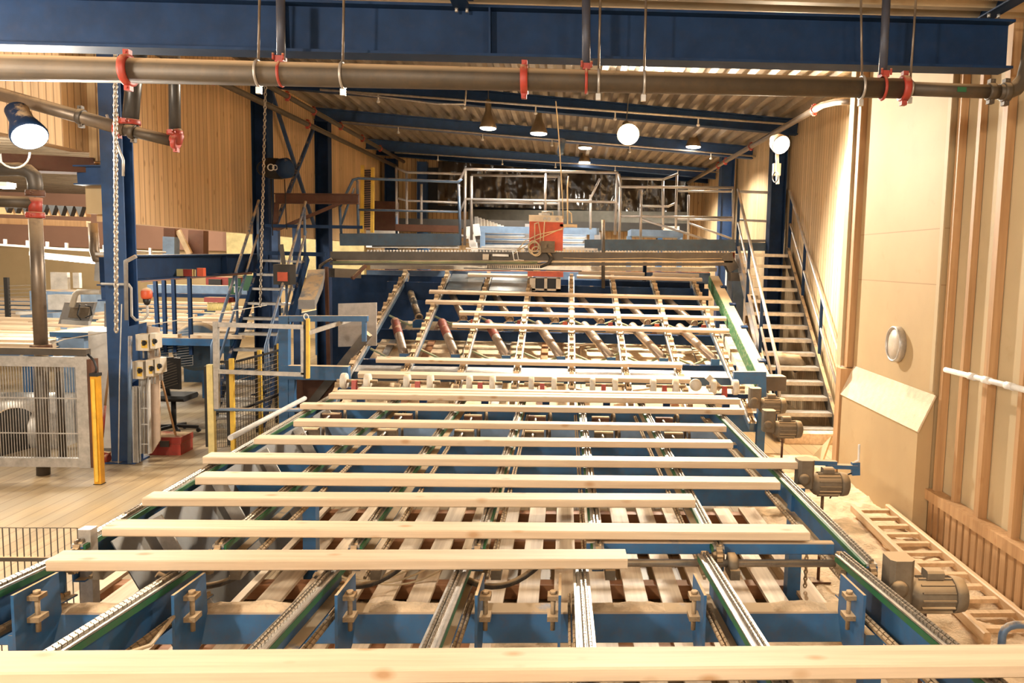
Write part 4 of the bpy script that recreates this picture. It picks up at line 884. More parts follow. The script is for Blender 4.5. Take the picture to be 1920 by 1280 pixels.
for u in (905, 1110): MB().bar(tb(u, 435), Vector((tb(u, 466).x, 15.8, 2.28)), .09, .09, (0,1,0)).build('leg', M['skyblue'], t)
for k in range(6): MB().cyl(aY(908, 440 + 4.3*k, 15.9 + .16*(5-k)), aY(1100, 442 + 4.3*k, 15.9 + .16*(5-k)), .035, 10).build('roller', M['lightgrey'] if k % 2 else M['skyblue'], t)
MB().bar(tb(905, 463), tb(1112, 464), .5, .03).build('lower_tray', M['lightgrey'], t)
p0 = aY(893, 428, 16.8); q0 = aY(950, 437, 18.5); t = thing('sorter_bed', 'grey bed carrying the receding row of pale guide posts', 'machine', (p0.x, 17, 0))
MB().span(p0.x - .1, q0.x + .2, 17.0, 19.0, 0, 2.86).build('casing', M['grey'], t); MB().span(p0.x - .1, q0.x + .2, 16.75, 19.3, 2.865, 2.90).build('shelf', M['grey'], t)
for k in range(9):
    p = aY(893 + 5.8*k + .3*k, 406 + 2.1*k, 16.85 + .27*k); q = aY(894 + 5.8*k + .3*k, 427 + 1.1*k, 16.85 + .27*k)
    q.z = 2.902; tag(MB().bar(p, q, .07, .05, (0,1,0)).build('guide_post', M['lightgrey']), 'pale grey guide post in the receding row left of the orange saw', 'post', 'guide posts behind the walkway')
t = thing('white_machine', 'white angular machine casing pieces left of the pale blue roller table', 'machine', aY(884, 470, 15.2))
for u, v in ((876, 425), (884, 440), (892, 420), (888, 455)): MB().bar(aY(u, v, 15.2), aY(u + 3, v + 22, 15.2), .12, .1, (0,1,0)).build('cover', M['white'], t)
a, c = aY(1180, 437, 16.5), aY(1275, 440, 16.5); t = thing('side_table', 'pale blue table behind the right railing of the walkway', 'table', a); MB().bar(a, c, .9, .13).build('top_plate', M['skyblue'], t)
for p in (a, c): MB().span(p.x - .05, p.x + .05, 16.45, 16.55, 0, p.z - .06).build('leg', M['skyblue'], t)
for k in range(6):
    p, q = aY(1246 + 5*k, 424, 16.85), aY(1246 + 5*k, 436, 16.85); q.z = c.z + .066; tag(MB().bar(p, q, .06, .05, (0,1,0)).build('guide_post', M['offwhite']), 'pale guide post in the short row behind the right railing', 'post', 'short row of guide posts on the right')
tag(MB().bar(aY(690, 437, 15.6), aY(745, 438, 15.6), .3, .1).build('white_roll', M['white']), 'white roll lying on the left end of the walkway', 'roll')
tag(MB().span(-4.3, 2.65, 15.05, 15.15, 0, 1.98).build('machine_screen', M['navy']), 'dark navy screen standing in for machinery, added to darken the space below the walkway', 'machine')  # added dark screen, keeps the bright back wall from showing under the deck
# pale blue conveyor below the walkway, beyond the sloping deck
t = thing('outfeed_conveyor', 'pale blue outfeed conveyor glimpsed below the gantry beam', 'conveyor', aY(900, 530, 15.5))
MB().bar(aY(690, 517, 15.6), aY(1330, 522, 15.6), .2, .22).build('side_beam', M['skyblue'], t); MB().bar(aY(690, 508, 15.8), aY(1330, 512, 15.8), .05, .05).build('red_bar', M['orange'], t)
MB().bar(aY(700, 500, 16.1), aY(1340, 505, 16.1), .5, .08).build('pale_bed', M['offwhite'], t)
for u in (720, 1300): p = aY(u, 517, 15.6); MB().span(p.x - .05, p.x + .05, 15.55, 15.65, 0, p.z - .1).build('leg', M['blue'], t)
MB().bar(aY(640, 452, 16.2), aY(1380, 458, 16.2), .05, .02).build('thin_edge', M['steel'], t)
t = thing('block_shelf', 'narrow shelf carrying the coloured blocks under the right walkway', 'shelf', aY(1290, 483, 15.2)); a, c = aY(1200, 478, 15.2), aY(1385, 478, 15.2); zb_ = min(a.z, c.z) - .075; MB().span(a.x, c.x, 15.16, 15.3, zb_ - .03, zb_).build('board', M['grey'], t)
for x in (a.x + .1, c.x - .1): MB().span(x - .03, x + .03, 15.17, 15.29, 0, zb_ - .031).build('support_leg', M['navy'], t)
cols = ['skyblue', 'blue', 'offwhite', 'orange', 'skyblue', 'paleyellow']
for k in range(16):
    a = aY(1208 + 11*k, 478, 15.2); h = a.z + .05 - zb_; tag(MB().box((a.x, 15.2, zb_ + h/2 + .001), (.08, .1, h)).build('stacked_block', M[cols[k % 6]]), 'small ' + ['pale blue', 'dark blue', 'off-white', 'orange', 'pale blue', 'pale yellow'][k % 6] + ' block in the row showing under the right walkway beam', 'block', ['pale blue', 'dark blue', 'off-white', 'orange', 'pale blue', 'pale yellow'][k % 6] + ' blocks under the right walkway')
t = thing('blue_cabinet', 'tall pale blue cabinet below the walkway left of the metal stairs', 'cabinet', aY(1385, 600, 14.6)); MB().span(aY(1374, 500, 14.4).x, aY(1397, 500, 14.4).x, 14.4, 14.9, 0, 2.35).build('body', M['skyblue'], t)
MB().span(aY(1376, 500, 14.38).x, aY(1395, 500, 14.38).x, 14.37, 14.399, .5, 2.25).build('door', M['skyblue'], t)
t = thing('packing_crate', 'pale slatted crate standing behind the metal stairs', 'crate', aY(1420, 640, 15.5))
x0, x1 = aY(1402, 560, 15.5).x, 3.8
MB().span(x0, x1, 15.5, 16.1, 0, 1.75).build('body', M['pine'], t); MB().span(x0 - .04, x1, 15.45, 15.499, 1.2, 1.35).build('band', M['stud'], t)
tag(MB().span(aY(1396, 560, 16.6).x - .35, 3.82, 16.5, 17, 0, 2.55).build('partition_sheet', M['white']), 'white panel behind the upper steps of the metal stairs', 'panel')

# ------------------------------------------------ metal stairs on the right
t = thing('metal_stairs', 'dusty steel open-tread stairs climbing along the right wall to the walkway', 'stairs', (3.35, 10.4, 0))
SX0, SX1, SY0, SY1, SZ1 = 2.93, 3.74, 10.42, 13.45, 2.58; NS = 14
sp = lambda f, x, dz=0: Vector((x, SY0 + (SY1-SY0)*f, SZ1*f + dz))
for x in (SX0 - .02, SX1 + .02): MB().chan(sp(-.01, x, .02), sp(1.0, x, .0), .05, .2, .008, flip=-1 if x < 3 else 1).build('stringer', M['darksteel' if x > 3 else 'rail'], t)
for k in range(NS):
    f = (k + .7)/NS; p = sp(f, (SX0+SX1)/2); b = MB().box(p + Vector((0,.02,0)), (SX1 - SX0, .25, .03)).box(p + Vector((0,-.10,-.012)), (SX1 - SX0, .012, .05))
    b.build('tread', M['galv'], t)
for x, u in ((SX0 - .04, 0), (SX1 + .04, 1)):
    h = MB().tube((sp(-.02, x, .55), sp(.0, x, .95), sp(1.0, x, .98), sp(1.02, x, .98)), .024, 10); h.build('handrail', M['rail'], t)
    MB().tube((sp(0.02, x, .5), sp(1.0, x, .52)), .02, 8).build('mid_rail', M['rail'], t)
    for f in (.03, .36, .68, .98): MB().bar(sp(f, x, .0), sp(f, x, .95), .045, .02, (0,1,0)).build('rail_post', M['navy'], t)
tag(MB().tube((aY(1450, 672, 11.6), aY(1490, 676, 11.6), aY(1500, 690, 11.6)), .11, 14).build('dusty_duct', M['motor']), 'fat dusty duct behind the lower steps of the metal stairs', 'duct')
tag(MB().span(2.95, 3.7, 10.2, 10.41, 0, .14).build('plinth', M['slat']), 'wooden plinth in front of the bottom stair step', 'plinth')
tag(MB().plate([Vector(q) for q in ((3.05, 9.0, .05), (3.05, 9.35, .05), (3.15, 9.0, .38))], .02).build('board_offcut', M['sheetpale']), 'pale triangular board offcut leaning at the wall corner by the stairs', 'offcut')

# ------------------------------------------------ gear motors on the right
def gearmotor(x, y, z, label, sc=1.0, foot=True, rz=0):
    t = thing('gear_motor', label, 'motor', (x, y, z), 'gear motors along the right side'); s = sc
    b = MB().cbar((x, y, z - .15*s), (x, y, z + .15*s), .17*s, .19*s, .03*s, (0,1,0)); b.lathe((x - .02, y - .09*s, z - .03), (0,-1,0), ((.06*s,0),(.06*s,.02),(.03*s,.03)), 14); b.build('gearbox', M['motor'], t)
    c = Vector((x + .11*s, y, z - .12*s)); R = .115*s; b = MB().lathe(c, (1,0,0), ((R*.6,-.04*s),(R*.95,0),(R,.01),(R,.26*s),(R*.92,.28*s)), 20)
    for k in range(14):
        a = 2*PI*k/14; d = Vector((0, math.cos(a), math.sin(a))); b.bar(c + d*R + Vector((.02,0,0)), c + d*R + Vector((.26*s,0,0)), .008, .03*s, d)
    mb = b.build('motor_body', M['motor'], t)
    MB().lathe(c + Vector((.27*s,0,0)), (1,0,0), ((R*1.08,0),(R*1.1,.02),(R*1.02,.08*s),(R*.7,.1*s)), 20).build('fan_cowl', M['motor'], mb)
    MB().cbar(c + Vector((.08*s, 0, R + .03*s)), c + Vector((.2*s, 0, R + .03*s)), .1*s, .07*s, .01).build('terminal_box', M['motor'], mb)
    if foot: MB().cyl(c + Vector((.1*s, 0, -R)), c + Vector((.1*s, 0, -c.z + .07)), .012, 6).box(c + Vector((.1*s, 0, -c.z + .075)), (.16, .1, .012)).build('support_rod', M['rust'], t)
    return t
p = aY(1683, 1075, 3.72); gearmotor(p.x, 3.72, p.z - .02, 'closest dusty gear motor at the right, beside the wooden ladder', .72)
p = aY(1508, 886, 5.5); gearmotor(p.x, 5.5, p.z, 'dusty gear motor at the end of the fifth closest board', .68)
p = aY(1441, 788, 7.6); gearmotor(p.x, 7.6, p.z, 'farther dusty gear motor in front of the lowest stair steps', .7)
p = aY(1415, 745, 8.8); gearmotor(p.x, 8.8, p.z, 'most distant dusty gear motor below the blue inverted L frame', .75, False)
t = thing('sensor_arm', 'blue arm with an upright white rod reaching out from the gearbox towards the board wall', 'arm', aY(1560, 870, 5.9))
q = lambda u, v: aY(u, v, 5.9)
MB().bar(q(1515, 866), q(1568, 868), .05, .035).build('arm_bar', M['blue'], t); MB().bar(q(1550, 873), q(1606, 875), .06, .03).build('outer_bar', M['blue'], t); MB().prism(q(1604, 866), q(1604, 890), ((-.03,-.02),(.03,-.02),(.03,.02),(-.03,.02)), (0,1,0)).build('bracket', M['blue'], t)
MB().tube((q(1603, 866), q(1610, 863), q(1611, 833)), .009, 8).build('white_rod', M['white'], t); MB().tube(sag(q(1601, 886), q(1556, 934), -.05, 8), .006, 6).build('cable', M['black'], t)
# wooden ladder on the floor
t = thing('wooden_ladder', 'long dusty wooden ladder lying on the sawdust by the right wall', 'ladder', (2.95, 6, .07))
LZ = .135
l0, l1, r0_, r1_ = aZ(1599, 952, LZ), aZ(1851, 1197, LZ), aZ(1664, 952, LZ), aZ(1925, 1165, LZ)
r1_ = r0_ + (r1_ - r0_)*((l1 - l0).length/(r1_ - r0_).length)
for a, c in ((l0, l1), (r0_, r1_)): MB().cbar(a, c, .045, .075, .008).build('side_rail', M['ladderwood'], t)
for k in range(12): f = (k + .4)/12; MB().bar(l0.lerp(l1, f), r0_.lerp(r1_, f), .05, .028).build('rung', M['ladderwood'], t)
# hatch, white pipe on the right wall
hc = aX(1686, 645, 3.2); t = thing('round_hatch', 'round pale metal hatch cover on the yellow board wall', 'hatch', hc)
MB().lathe(hc, (-1,0,0), ((.165,0), (.17,.005), (.17,.065), (.165,.07), (.155,.07), (.15,.055)), 40, cap=False).build('rim', M['galv'], t)
MB().lathe(hc, (-1,0,0), ((.153,.0), (.153,.056), (.02,.059)), 40).build('cover', mat('stained_cover', (.60,.52,.42), .5, .1, .15, 8, dirt=.4, dirtcol=(.5,.36,.2)), t)
t = thing('white_pipe', 'white dusty plastic pipe fixed across the wall studs at the right edge', 'pipe', aX(1850, 710, 3.15)); a, c = aX(1773, 693, 3.12), aX(1990, 748, 3.12)
MB().tube((a, c), .022, 12).build('pipe_body', M['white'], t)
for f in (.28, .42, .62): MB().cyl(a.lerp(c, f - .03), a.lerp(c, f + .03), .028, 12).build('joint', M['white'], t)
t = thing('hand_rail', 'blue bent tube handrail in the lower right corner', 'railing', aY(1880, 1240, 4.0)); h = lambda u, v: aY(u, v, 4.0)
p = h(1879, 1195); MB().tube((Vector((p.x, 4.0, .2)), p, h(1880, 1188), h(1884, 1180), h(1892, 1174), h(1904, 1171), h(2100, 1170)), .021, 12).build('tube', M['bluerail'], t)
# ================================================================== LEFT SIDE
def mesh_panel(b, P, U, V, nu, nv, r=.0025):
    """wire grid from corner P along vectors U, V"""
    P, U, V = Vector(P), Vector(U), Vector(V); n = U.cross(V).normalized()
    for i in range(nu + 1): a = P + U*(i/nu); b.bar(a, a + V, r*2, r*2, n)
    for j in range(nv + 1): a = P + V*(j/nv) + n*r; b.bar(a, a + U, r*2, r*2, n)
    return b
# mesh gate with light curtain
YGt = 8.15; g = lambda u, v: aY(u, v, YGt)
t = thing('mesh_gate', 'galvanised frame gate with wire mesh at the left edge', 'gate', g(100, 880))
x0, x1 = g(-60, 760).x, g(158, 760).x; zb, zt = g(100, 866).z, g(100, 672).z
MB().bar((x0, YGt, zt - .03), (x1 + .05, YGt, zt - .03), .05, .10).build('top_bar', M['galv'], t); MB().bar((x0, YGt, zb), (x1 + .03, YGt, zb), .05, .09).build('bottom_bar', M['galv'], t)
MB().bar((x1, YGt, zb - .05), (x1, YGt, zt + .03), .11, .06, (0,1,0)).build('end_post', M['galv'], t); MB().bar((x1 + .075, YGt + .04, zb - .05), (x1 + .075, YGt + .04, zt), .04, .12, (0,1,0)).build('post_return', M['rust'], t)
MB().bar((x0, YGt, zt + .07), (x1 + .06, YGt, zt + .07), .08, .065).build('cover_rail', M['darksteel'], t)
b = mesh_panel(MB(), (x0, YGt, zb), (x1 - x0, 0, 0), (0, 0, zt - zb), 42, 1); 
for f in (.28, .62): b.bar((x0, YGt, zb + (zt-zb)*f), (x1, YGt, zb + (zt-zb)*f), .006, .012)
b.build('wire_mesh', M['galv'], t)
t = thing('light_curtain', 'tall yellow light curtain post standing right of the mesh gate', 'light curtain', g(187, 906)); a, c = aY(179, 704, 8.08), aY(187, 906, 8.08)
MB().bar(c, a, .066, .07, (0,1,0)).build('housing', M['amber'], t)
MB().bar(c + Vector((.0,-.046,.03)), a + Vector((.0,-.046,-.03)), .03, .006, (0,1,0)).build('lens_strip', M['yellow'], t)
MB().box(a + Vector((0,0,.012)), (.08, .08, .03)).build('top_cap', M['black'], t); MB().box(c - Vector((0,0,.012)), (.08, .08, .03)).build('bottom_cap', M['black'], t)
MB().tube((a + Vector((0,0,.02)), aY(181, 690, 8.1), aY(176, 676, 8.1), aY(165, 664, 8.12)), .011, 8).build('cable', M['black'], t)
# low mesh fence in front left
YLF = 4.05; t = thing('mesh_fence', 'low dark wire mesh fence in the lower left corner', 'fence', (-3.3, YLF, 0)); xr = aY(157, 1000, YLF).x; zt = aY(100, 989, YLF).z
b = mesh_panel(MB(), (-4.4, YLF, .06), (xr - .03 + 4.4, 0, 0), (0, 0, zt - .06), 60, 1, .002)
for f in (.38, .55, .83): b.bar((-4.4, YLF, zt*f), (xr, YLF, zt*f), .005, .005)
b.build('wire_mesh', M['darksteel'], t); MB().span(xr - .01, xr + .05, YLF - .03, YLF + .03, 0, zt - .0).build('post', M['galv'], t)
MB().bar((-4.4, YLF, zt*.83), (xr, YLF, zt*.83), .03, .02).build('cross_bar', M['darksteel'], t)
# white cabinet behind the column
cx0, cx1, cy = aY(168, 700, 9.4).x, aY(222, 700, 9.4).x, 9.4
t = thing('white_cabinet', 'tall pale grey cabinet standing left of the switch column', 'cabinet', (cx0, cy, 0))
zt = aY(190, 622, 9.4).z; MB().span(cx0, cx1 + .05, cy, cy + .3, .04, zt).build('body', M['white'], t); MB().span(cx0 + .03, cx1, cy - .01, cy - .001, .1, zt - .05).build('door', M['white'], t); MB().span(cx0, cx1, cy + .02, cy + .28, 0, .04).build('plinth', M['grey'], t)
t = thing('broom', 'wooden broom leaning on the pale grey cabinet', 'broom', aY(195, 855, 9.1)); MB().tube((aY(211, 642, 9.25), aY(197, 760, 9.15)), .013, 8).build('handle', M['stud'], t); MB().tube((aY(197, 760, 9.15), aY(192, 820, 9.1)), .014, 8).build('red_grip', M['red'], t)
MB().bar(aY(185, 850, 9.1), aY(205, 853, 9.1), .06, .06).build('head', M['red'], t)
# switch panel in front of the column
t = thing('electrical_board', 'pale board with cable trays mounted on the blue column', 'panel', (-4.45, 8.9, 0)); e = lambda u, v, Y=8.8: aY(u, v, Y)
MB().plate([e(*q, 8.86) for q in ((240, 612), (274, 604), (276, 700), (244, 720))], .012).build('upper_plate', M['blueclean'], t)
MB().plate([e(*q, 8.9) for q in ((268, 610), (298, 614), (300, 825), (284, 850), (270, 850))], .02).build('back_board', mat('pale_pink_board', (.55,.42,.32), .6), t)
b = MB(); a, c = e(254, 724), e(257, 866); b.chan(a, c, .06, .05, .004, (0,1,0)); 
for k in range(26): p = a.lerp(c, (k+.5)/26); b.box(p + Vector((-.005,-.028,0)), (.02, .004, .02))
b.build('perforated_channel', M['lightgrey'], t)
b = MB(); 
for u in (263, 279): b.bar(e(u, 712), e(u + 2, 850), .015, .04, (0,1,0))
for v in (735, 765, 795, 832): b.bar(e(263, v), e(281, v), .02, .012)
b.build('cable_ladder', M['lightgrey'], t)
for k, x in enumerate((266, 271, 276)): MB().tube((e(x + 4, 700, 8.78), e(x, 722, 8.78), e(x, 760, 8.8), e(x + 1, 850, 8.8)), .011, 6).build('cable', M['grey'], t)
for k, (u0, u1, v0, v1, lab) in enumerate(((252, 277, 627, 658, 'upper left grey switch box on the column'), (279, 290, 625, 654, 'upper right grey switch box on the column'), (246, 267, 678, 711, 'lower left grey switch box on the column'), (271, 286, 675, 706, 'lower middle grey switch box on the column'), (288, 299, 672, 700, 'lower right grey switch box on the column'))):
    t = thing('switch_box', lab, 'switch', e(u0, v1, 8.78), 'rotary switch boxes on the column'); a, c = e(u0, v0, 8.68), e(u1, v1, 8.68); MB().span(a.x, c.x, 8.70, 8.84, c.z, a.z).build('case', M['offwhite'], t)
    m = (a + c)/2; dp = MB().span(m.x - .005, c.x - .01, 8.692, 8.699, c.z + .03, a.z - .06).build('dial_plate', M['yellow'], t); b = MB().lathe((m.x + .03, 8.69, m.z - .0), (0,-1,0), ((.025,0),(.022,.02)), 14).box((m.x + .03, 8.665, m.z), (.016, .02, .055)); b.build('knob', M['black'], dp)
    for s in (.3, .7): MB().cyl((a.x + (c.x-a.x)*s, 8.77, c.z), (a.x + (c.x-a.x)*s, 8.77, c.z - .09), .01, 6).build('cable_gland', M['grey'], t)
tag(MB().tube((e(244, 630, 8.6), aZ(243, 872, .0).lerp(e(243, 868, 8.6), 1)), .02, 10).build('conduit', M['bluerail']), 'blue grey conduit running down the front of the switch column', 'conduit')
tag(MB().tube((e(228, 570, 8.55), e(224, 700, 8.5), e(222, 868, 8.5)), .006, 6).build('pull_cord', M['lightgrey']), 'thin pale rod standing along the left edge of the switch column', 'rod')
tag(MB().tube((e(255, 480, 8.6), e(236, 490, 8.6), e(237, 600, 8.6)), .02, 8).build('conduit', M['grey']), 'grey pipe along the middle of the switch column', 'conduit')
t = thing('beacon_lamp', 'orange beacon lamp on a bracket right of the switch column', 'beacon', e(275, 560, 8.75))
p = e(275, 552, 8.75); MB().lathe(p, (0,0,1), ((.045,-.045), (.055,-.02), (.055,.03), (.04,.06), (.012,.075)), 18).build('dome', M['orange'], t); MB().lathe(p, (0,0,-1), ((.04,.04), (.035,.08), (.02,.11)), 14).build('base', M['black'], t)
MB().tube((p - Vector((0,0,.11)), e(277, 590, 8.75), e(270, 598, 8.75), e(255, 600, 8.75), e(247, 592, 8.75), e(246, 540, 8.75), e(241, 533, 8.75), e(190, 532, 8.75)), .013, 8).build('bracket_tube', M['lightgrey'], t)
tag(MB().tube(sag(e(-20, 688, 8.2), e(120, 636, 8.6), .0, 4)[:-1] + sag(e(120, 636, 8.6), aY(500, 572, 11), .0, 4), .006, 6).build('safety_rope', M['offwhite']), 'thin pale rope sloping across from the gate to the blue ladder stairs', 'rope')
t = thing('tool_box', 'red tool box on the floor at the foot of the switch column', 'toolbox', aZ(305, 850, 0)); p = aZ(302, 853, 0)
b = MB().span(p.x - .13, p.x + .22, p.y, p.y + .3, .0, .13); b.build('body', M['red'], t); MB().span(p.x - .135, p.x + .225, p.y - .005, p.y + .305, .135, .21).build('lid', M['red'], t); MB().span(p.x - .0, p.x + .1, p.y - .02, p.y - .006, .10, .17).build('latch', M['darksteel'], t)
tag(MB().cyl(aZ(198, 868, .0) + Vector((0,0,.05)), aZ(205, 868, 0) + Vector((0,0,.05)), .05, 12).build('red_can', M['red']), 'small red can on the floor behind the yellow light curtain', 'can')
tag(MB().tube((aZ(337, 846, .0), aY(300, 700, 9.1)), .012, 8).build('broom_stick', M['stud']), 'wooden stick leaning from the floor to the switch panel', 'stick')
# office chair
c = aZ(327, 812, 0); t = thing('office_chair', 'black office chair with a ribbed backrest beyond the switch column', 'chair', c)
b = MB()
for k in range(5): a = 2*PI*k/5 + .3; d = Vector((math.cos(a), math.sin(a), 0)); b.bar(c + Vector((0,0,.1)), c + d*.28 + Vector((0,0,.07)), .045, .035); b.lathe(c + d*.28 + Vector((0,-.015,.03)), (0,1,0), ((.028,0),(.028,.03)), 10)
b.build('star_base', M['black'], t); MB().cyl(c + Vector((0,0,.1)), c + Vector((0,0,.45)), .03, 12).build('gas_lift', M['black'], t)
MB().cbar(c + Vector((-.22,0,.48)), c + Vector((.22,0,.48)), .42, .07, .03).build('seat', M['black'], t)
d = Vector((.08, -.06, 0)); b = MB().cbar(c + Vector((.0,-.2,.62)), c + Vector((.02,-.24,1.02)), .40, .05, .02, (0,1,0)); b.build('backrest', M['black'], t)
b = MB()
for k in range(11):
    z0 = .63 + .034*k
    for s in (-1, 1): b.bar(c + Vector((0,-.24 - .02*k/11,z0)), c + Vector((s*.17,-.24 - .02*k/11,z0 + .06)), .008, .012)
b.build('backrest_ribs', M['darksteel'], t); MB().bar(c + Vector((0,-.1,.46)), c + Vector((0,-.19,.68)), .06, .02).build('back_bracket', M['black'], t)
# yellow fence posts with mesh
posts = [((393, 405), 683, 853, 'paleyellow', 'palest yellow fence post carrying the galvanised frame'), ((434, 442), 672, 850, 'yellow', 'yellow fence post second from the left'), ((486, 493), 656, 825, 'yellow', 'yellow fence post second from the right'), ((522, 528), 644, 806, 'yellow', 'yellow fence post beside the blue frame')]
pp = []
for (u0, u1), v0, v1, m, lab in posts:
    q = aZ((u0+u1)/2, v1, 0); w = (u1-u0)*q.y/F*.9; pp.append(q); zt = aY((u0+u1)/2, v0, q.y).z
    t = thing('fence_post', lab, 'post', q, 'yellow fence posts'); MB().span(q.x - w/2, q.x + w/2, q.y - w/2, q.y + w/2, 0, zt).build('post', M[m], t); MB().span(q.x - w*.5 - .035, q.x - w*.5 - .001, q.y - .02, q.y + .03, .1, zt - .02).build('black_edge', M['black'], t)
for i in range(3):
    a, c = pp[i], pp[i+1]; b = mesh_panel(MB(), a + Vector((.04,.04,.08)), (c - a)*.94, (0,0,1.0), 10, 18, .0022); 
    t = thing('mesh_fence', ('dark wire mesh panel right of the palest yellow post', 'dark wire mesh panel in the middle of the yellow posts', 'dark wire mesh panel left of the blue frame')[i], 'fence', a + Vector((.04,.04,.0)), 'mesh panels between the yellow posts'); b.build('wire_mesh', M['blackdust'], t); MB().bar(a + Vector((.04,.04,1.08)), a + Vector((.04,.04,1.08)) + (c-a)*.94, .02, .025).build('top_bar', M['black'], t); MB().bar(a + Vector((.04,.04,.5)), a + Vector((.04,.04,.5)) + (c-a)*.94, .02, .025).build('middle_bar', M['black'], t)
YW = pp[0].y - .03; w = lambda u, v: aY(u, v, YW)
t = thing('safety_barrier', 'galvanised open frame on the pale yellow post reaching towards the boards', 'frame', w(405, 765))
MB().bar(w(405, 603), w(407, 766), .055, .05, (0,1,0)).build('post', M['galv'], t); MB().bar(w(402, 608), w(572, 613), .04, .05).build('top_bar', M['galv'], t); MB().bar(w(405, 696), w(570, 702), .04, .045).build('bottom_bar', M['galv'], t); MB().bar(w(567, 612), w(568, 702), .035, .04, (0,1,0)).build('end_bar', M['galv'], t)
MB().bar(w(578, 624), aY(660, 598, YW + .9), .03, .05).build('diagonal_bar', M['galv'], t)
MB().torus(w(574, 594), (1,-.5,.3), .035, .006).build('wire_loop', M['white'], t)
t = thing('light_curtain', 'slim yellow and black light curtain at the right end of the galvanised frame', 'light curtain', w(574, 710)); MB().bar(w(572.5, 597), w(572.5, 709), .03, .04, (0,1,0)).build('black_side', M['black'], t); MB().bar(w(577.5, 597), w(577.5, 709), .032, .05, (0,1,0)).build('yellow_side', M['yellow'], t)
tag(MB().tube((w(403, 767), w(590, 769)), .02, 10).build('barrier_tube', M['skyblue']), 'pale blue horizontal tube from the pale yellow post to the board conveyor', 'tube')
# blue ladder stairs
t = thing('ladder_stairs', 'narrow blue stairs with tube handrails climbing on the left to the walkway', 'stairs', (-4.35, 10.8, 0)); X0, X1, A0, A1, Z1 = -4.68, -4.02, 10.75, 12.75, 2.3
sp2 = lambda f, x, dz=0: Vector((x, A0 + (A1-A0)*f, Z1*f + dz))
for x in (X0, X1): MB().bar(sp2(0, x, .02), sp2(1, x), .04, .17).build('stringer', M['navy'], t)
for k in range(11): p = sp2((k + .6)/11, (X0+X1)/2); MB().box(p, (X1-X0, .2, .035)).build('tread', M['galv'], t)
for x in (X0 - .02, X1 + .02):
    MB().tube((sp2(.06, x, .35), sp2(.08, x, .9), sp2(.95, x, .95)), .021, 8).build('handrail', M['bluerail'], t); MB().tube((sp2(.1, x, .45), sp2(.95, x, .5)), .018, 8).build('mid_rail', M['bluerail'], t)
    for f in (.12, .5, .92): MB().tube((sp2(f, x), sp2(f, x, .92)), .02, 8).build('rail_post', M['bluerail'], t)
tag(MB().bar(aY(497, 423, 12.9), aY(680, 426, 13.2), .06, .05).build('landing_beam', M['navy']), 'thin blue beam from the stairs top to the walkway', 'beam')
tag(MB().bar(aY(495, 474, 12.4), aY(610, 477, 12.4), .06, .06).build('landing_beam', M['navy']), 'thin blue beam below the stairs landing', 'beam')
for u, lab in ((517, 'blue post left under the stairs landing'), (556, 'blue post right under the stairs landing')): tag(MB().bar(aY(u, 425, 13.1), Vector((aY(u, 500, 13.1).x, 13.1, 0)), .1, .1, (0,1,0)).build('landing_post', M['blueclean']), lab, 'post')
t = thing('control_box', 'dark box with an orange label standing beside the blue ladder stairs', 'box', aY(529, 534, 11.6)); a, c = aY(512, 495, 11.6), aY(544, 534, 11.6); MB().span(a.x, c.x, 11.6, 11.85, c.z, a.z).build('case', M['blackdust'], t)
MB().span(aY(520, 510, 11.59).x, aY(539, 510, 11.59).x, 11.585, 11.598, aY(530, 527, 11.6).z, aY(530, 510, 11.6).z).build('orange_label', M['orange'], t); MB().bar(aY(527, 458, 11.7), aY(532, 495, 11.7), .05, .04, (0,1,0)).build('stem', M['darksteel'], t)
t = thing('chute', 'bent dusty grey chute cover right of the blue ladder stairs', 'chute', aY(580, 575, 11.4)); a = [aY(*q) for q in ((577, 506, 12.2), (609, 504, 12.2), (605, 525, 11.9), (590, 562, 11.4), (559, 562, 11.4), (573, 527, 11.9))]
b = MB(); b.add(a, [(0, 1, 2, 5), (5, 2, 3, 4)]); lowr = [p - Vector((0,0,.13)) for p in a]; b.add(a + lowr, [(0,6,7,1), (1,7,8,2), (2,8,9,3), (3,9,10,4), (4,10,11,5), (5,11,6,0)]); b.add(lowr, [(0,5,2,1), (5,4,3,2)])
b.build('cover', M['grey'], t)
tag(MB().bar(aY(612, 500, 12.5), Vector((aY(616, 580, 12.5).x, 12.5, 0)), .05, .05, (0,1,0)).build('cable_post', M['rust']), 'brown post with cables at the left end of the gantry beam', 'post')
tag(MB().tube([aY(*q, 12.5) for q in ((622, 485), (612, 490), (600, 498), (598, 510), (590, 540))], .02, 8).build('cable_bundle', M['rubber']), 'bundle of cables dropping from the left end of the gantry beam', 'cable')
t = thing('square_tube', 'black open ended square tube left under the gantry beam', 'tube', aY(635, 512, 12.9)); MB().bar(aY(622, 511, 12.6), aY(672, 513, 13.0), .14, .14).build('tube', M['darksteel'], t); MB().bar(aY(660, 522, 12.8), aY(685, 498, 13.0), .05, .05).build('strut', M['rust'], t)
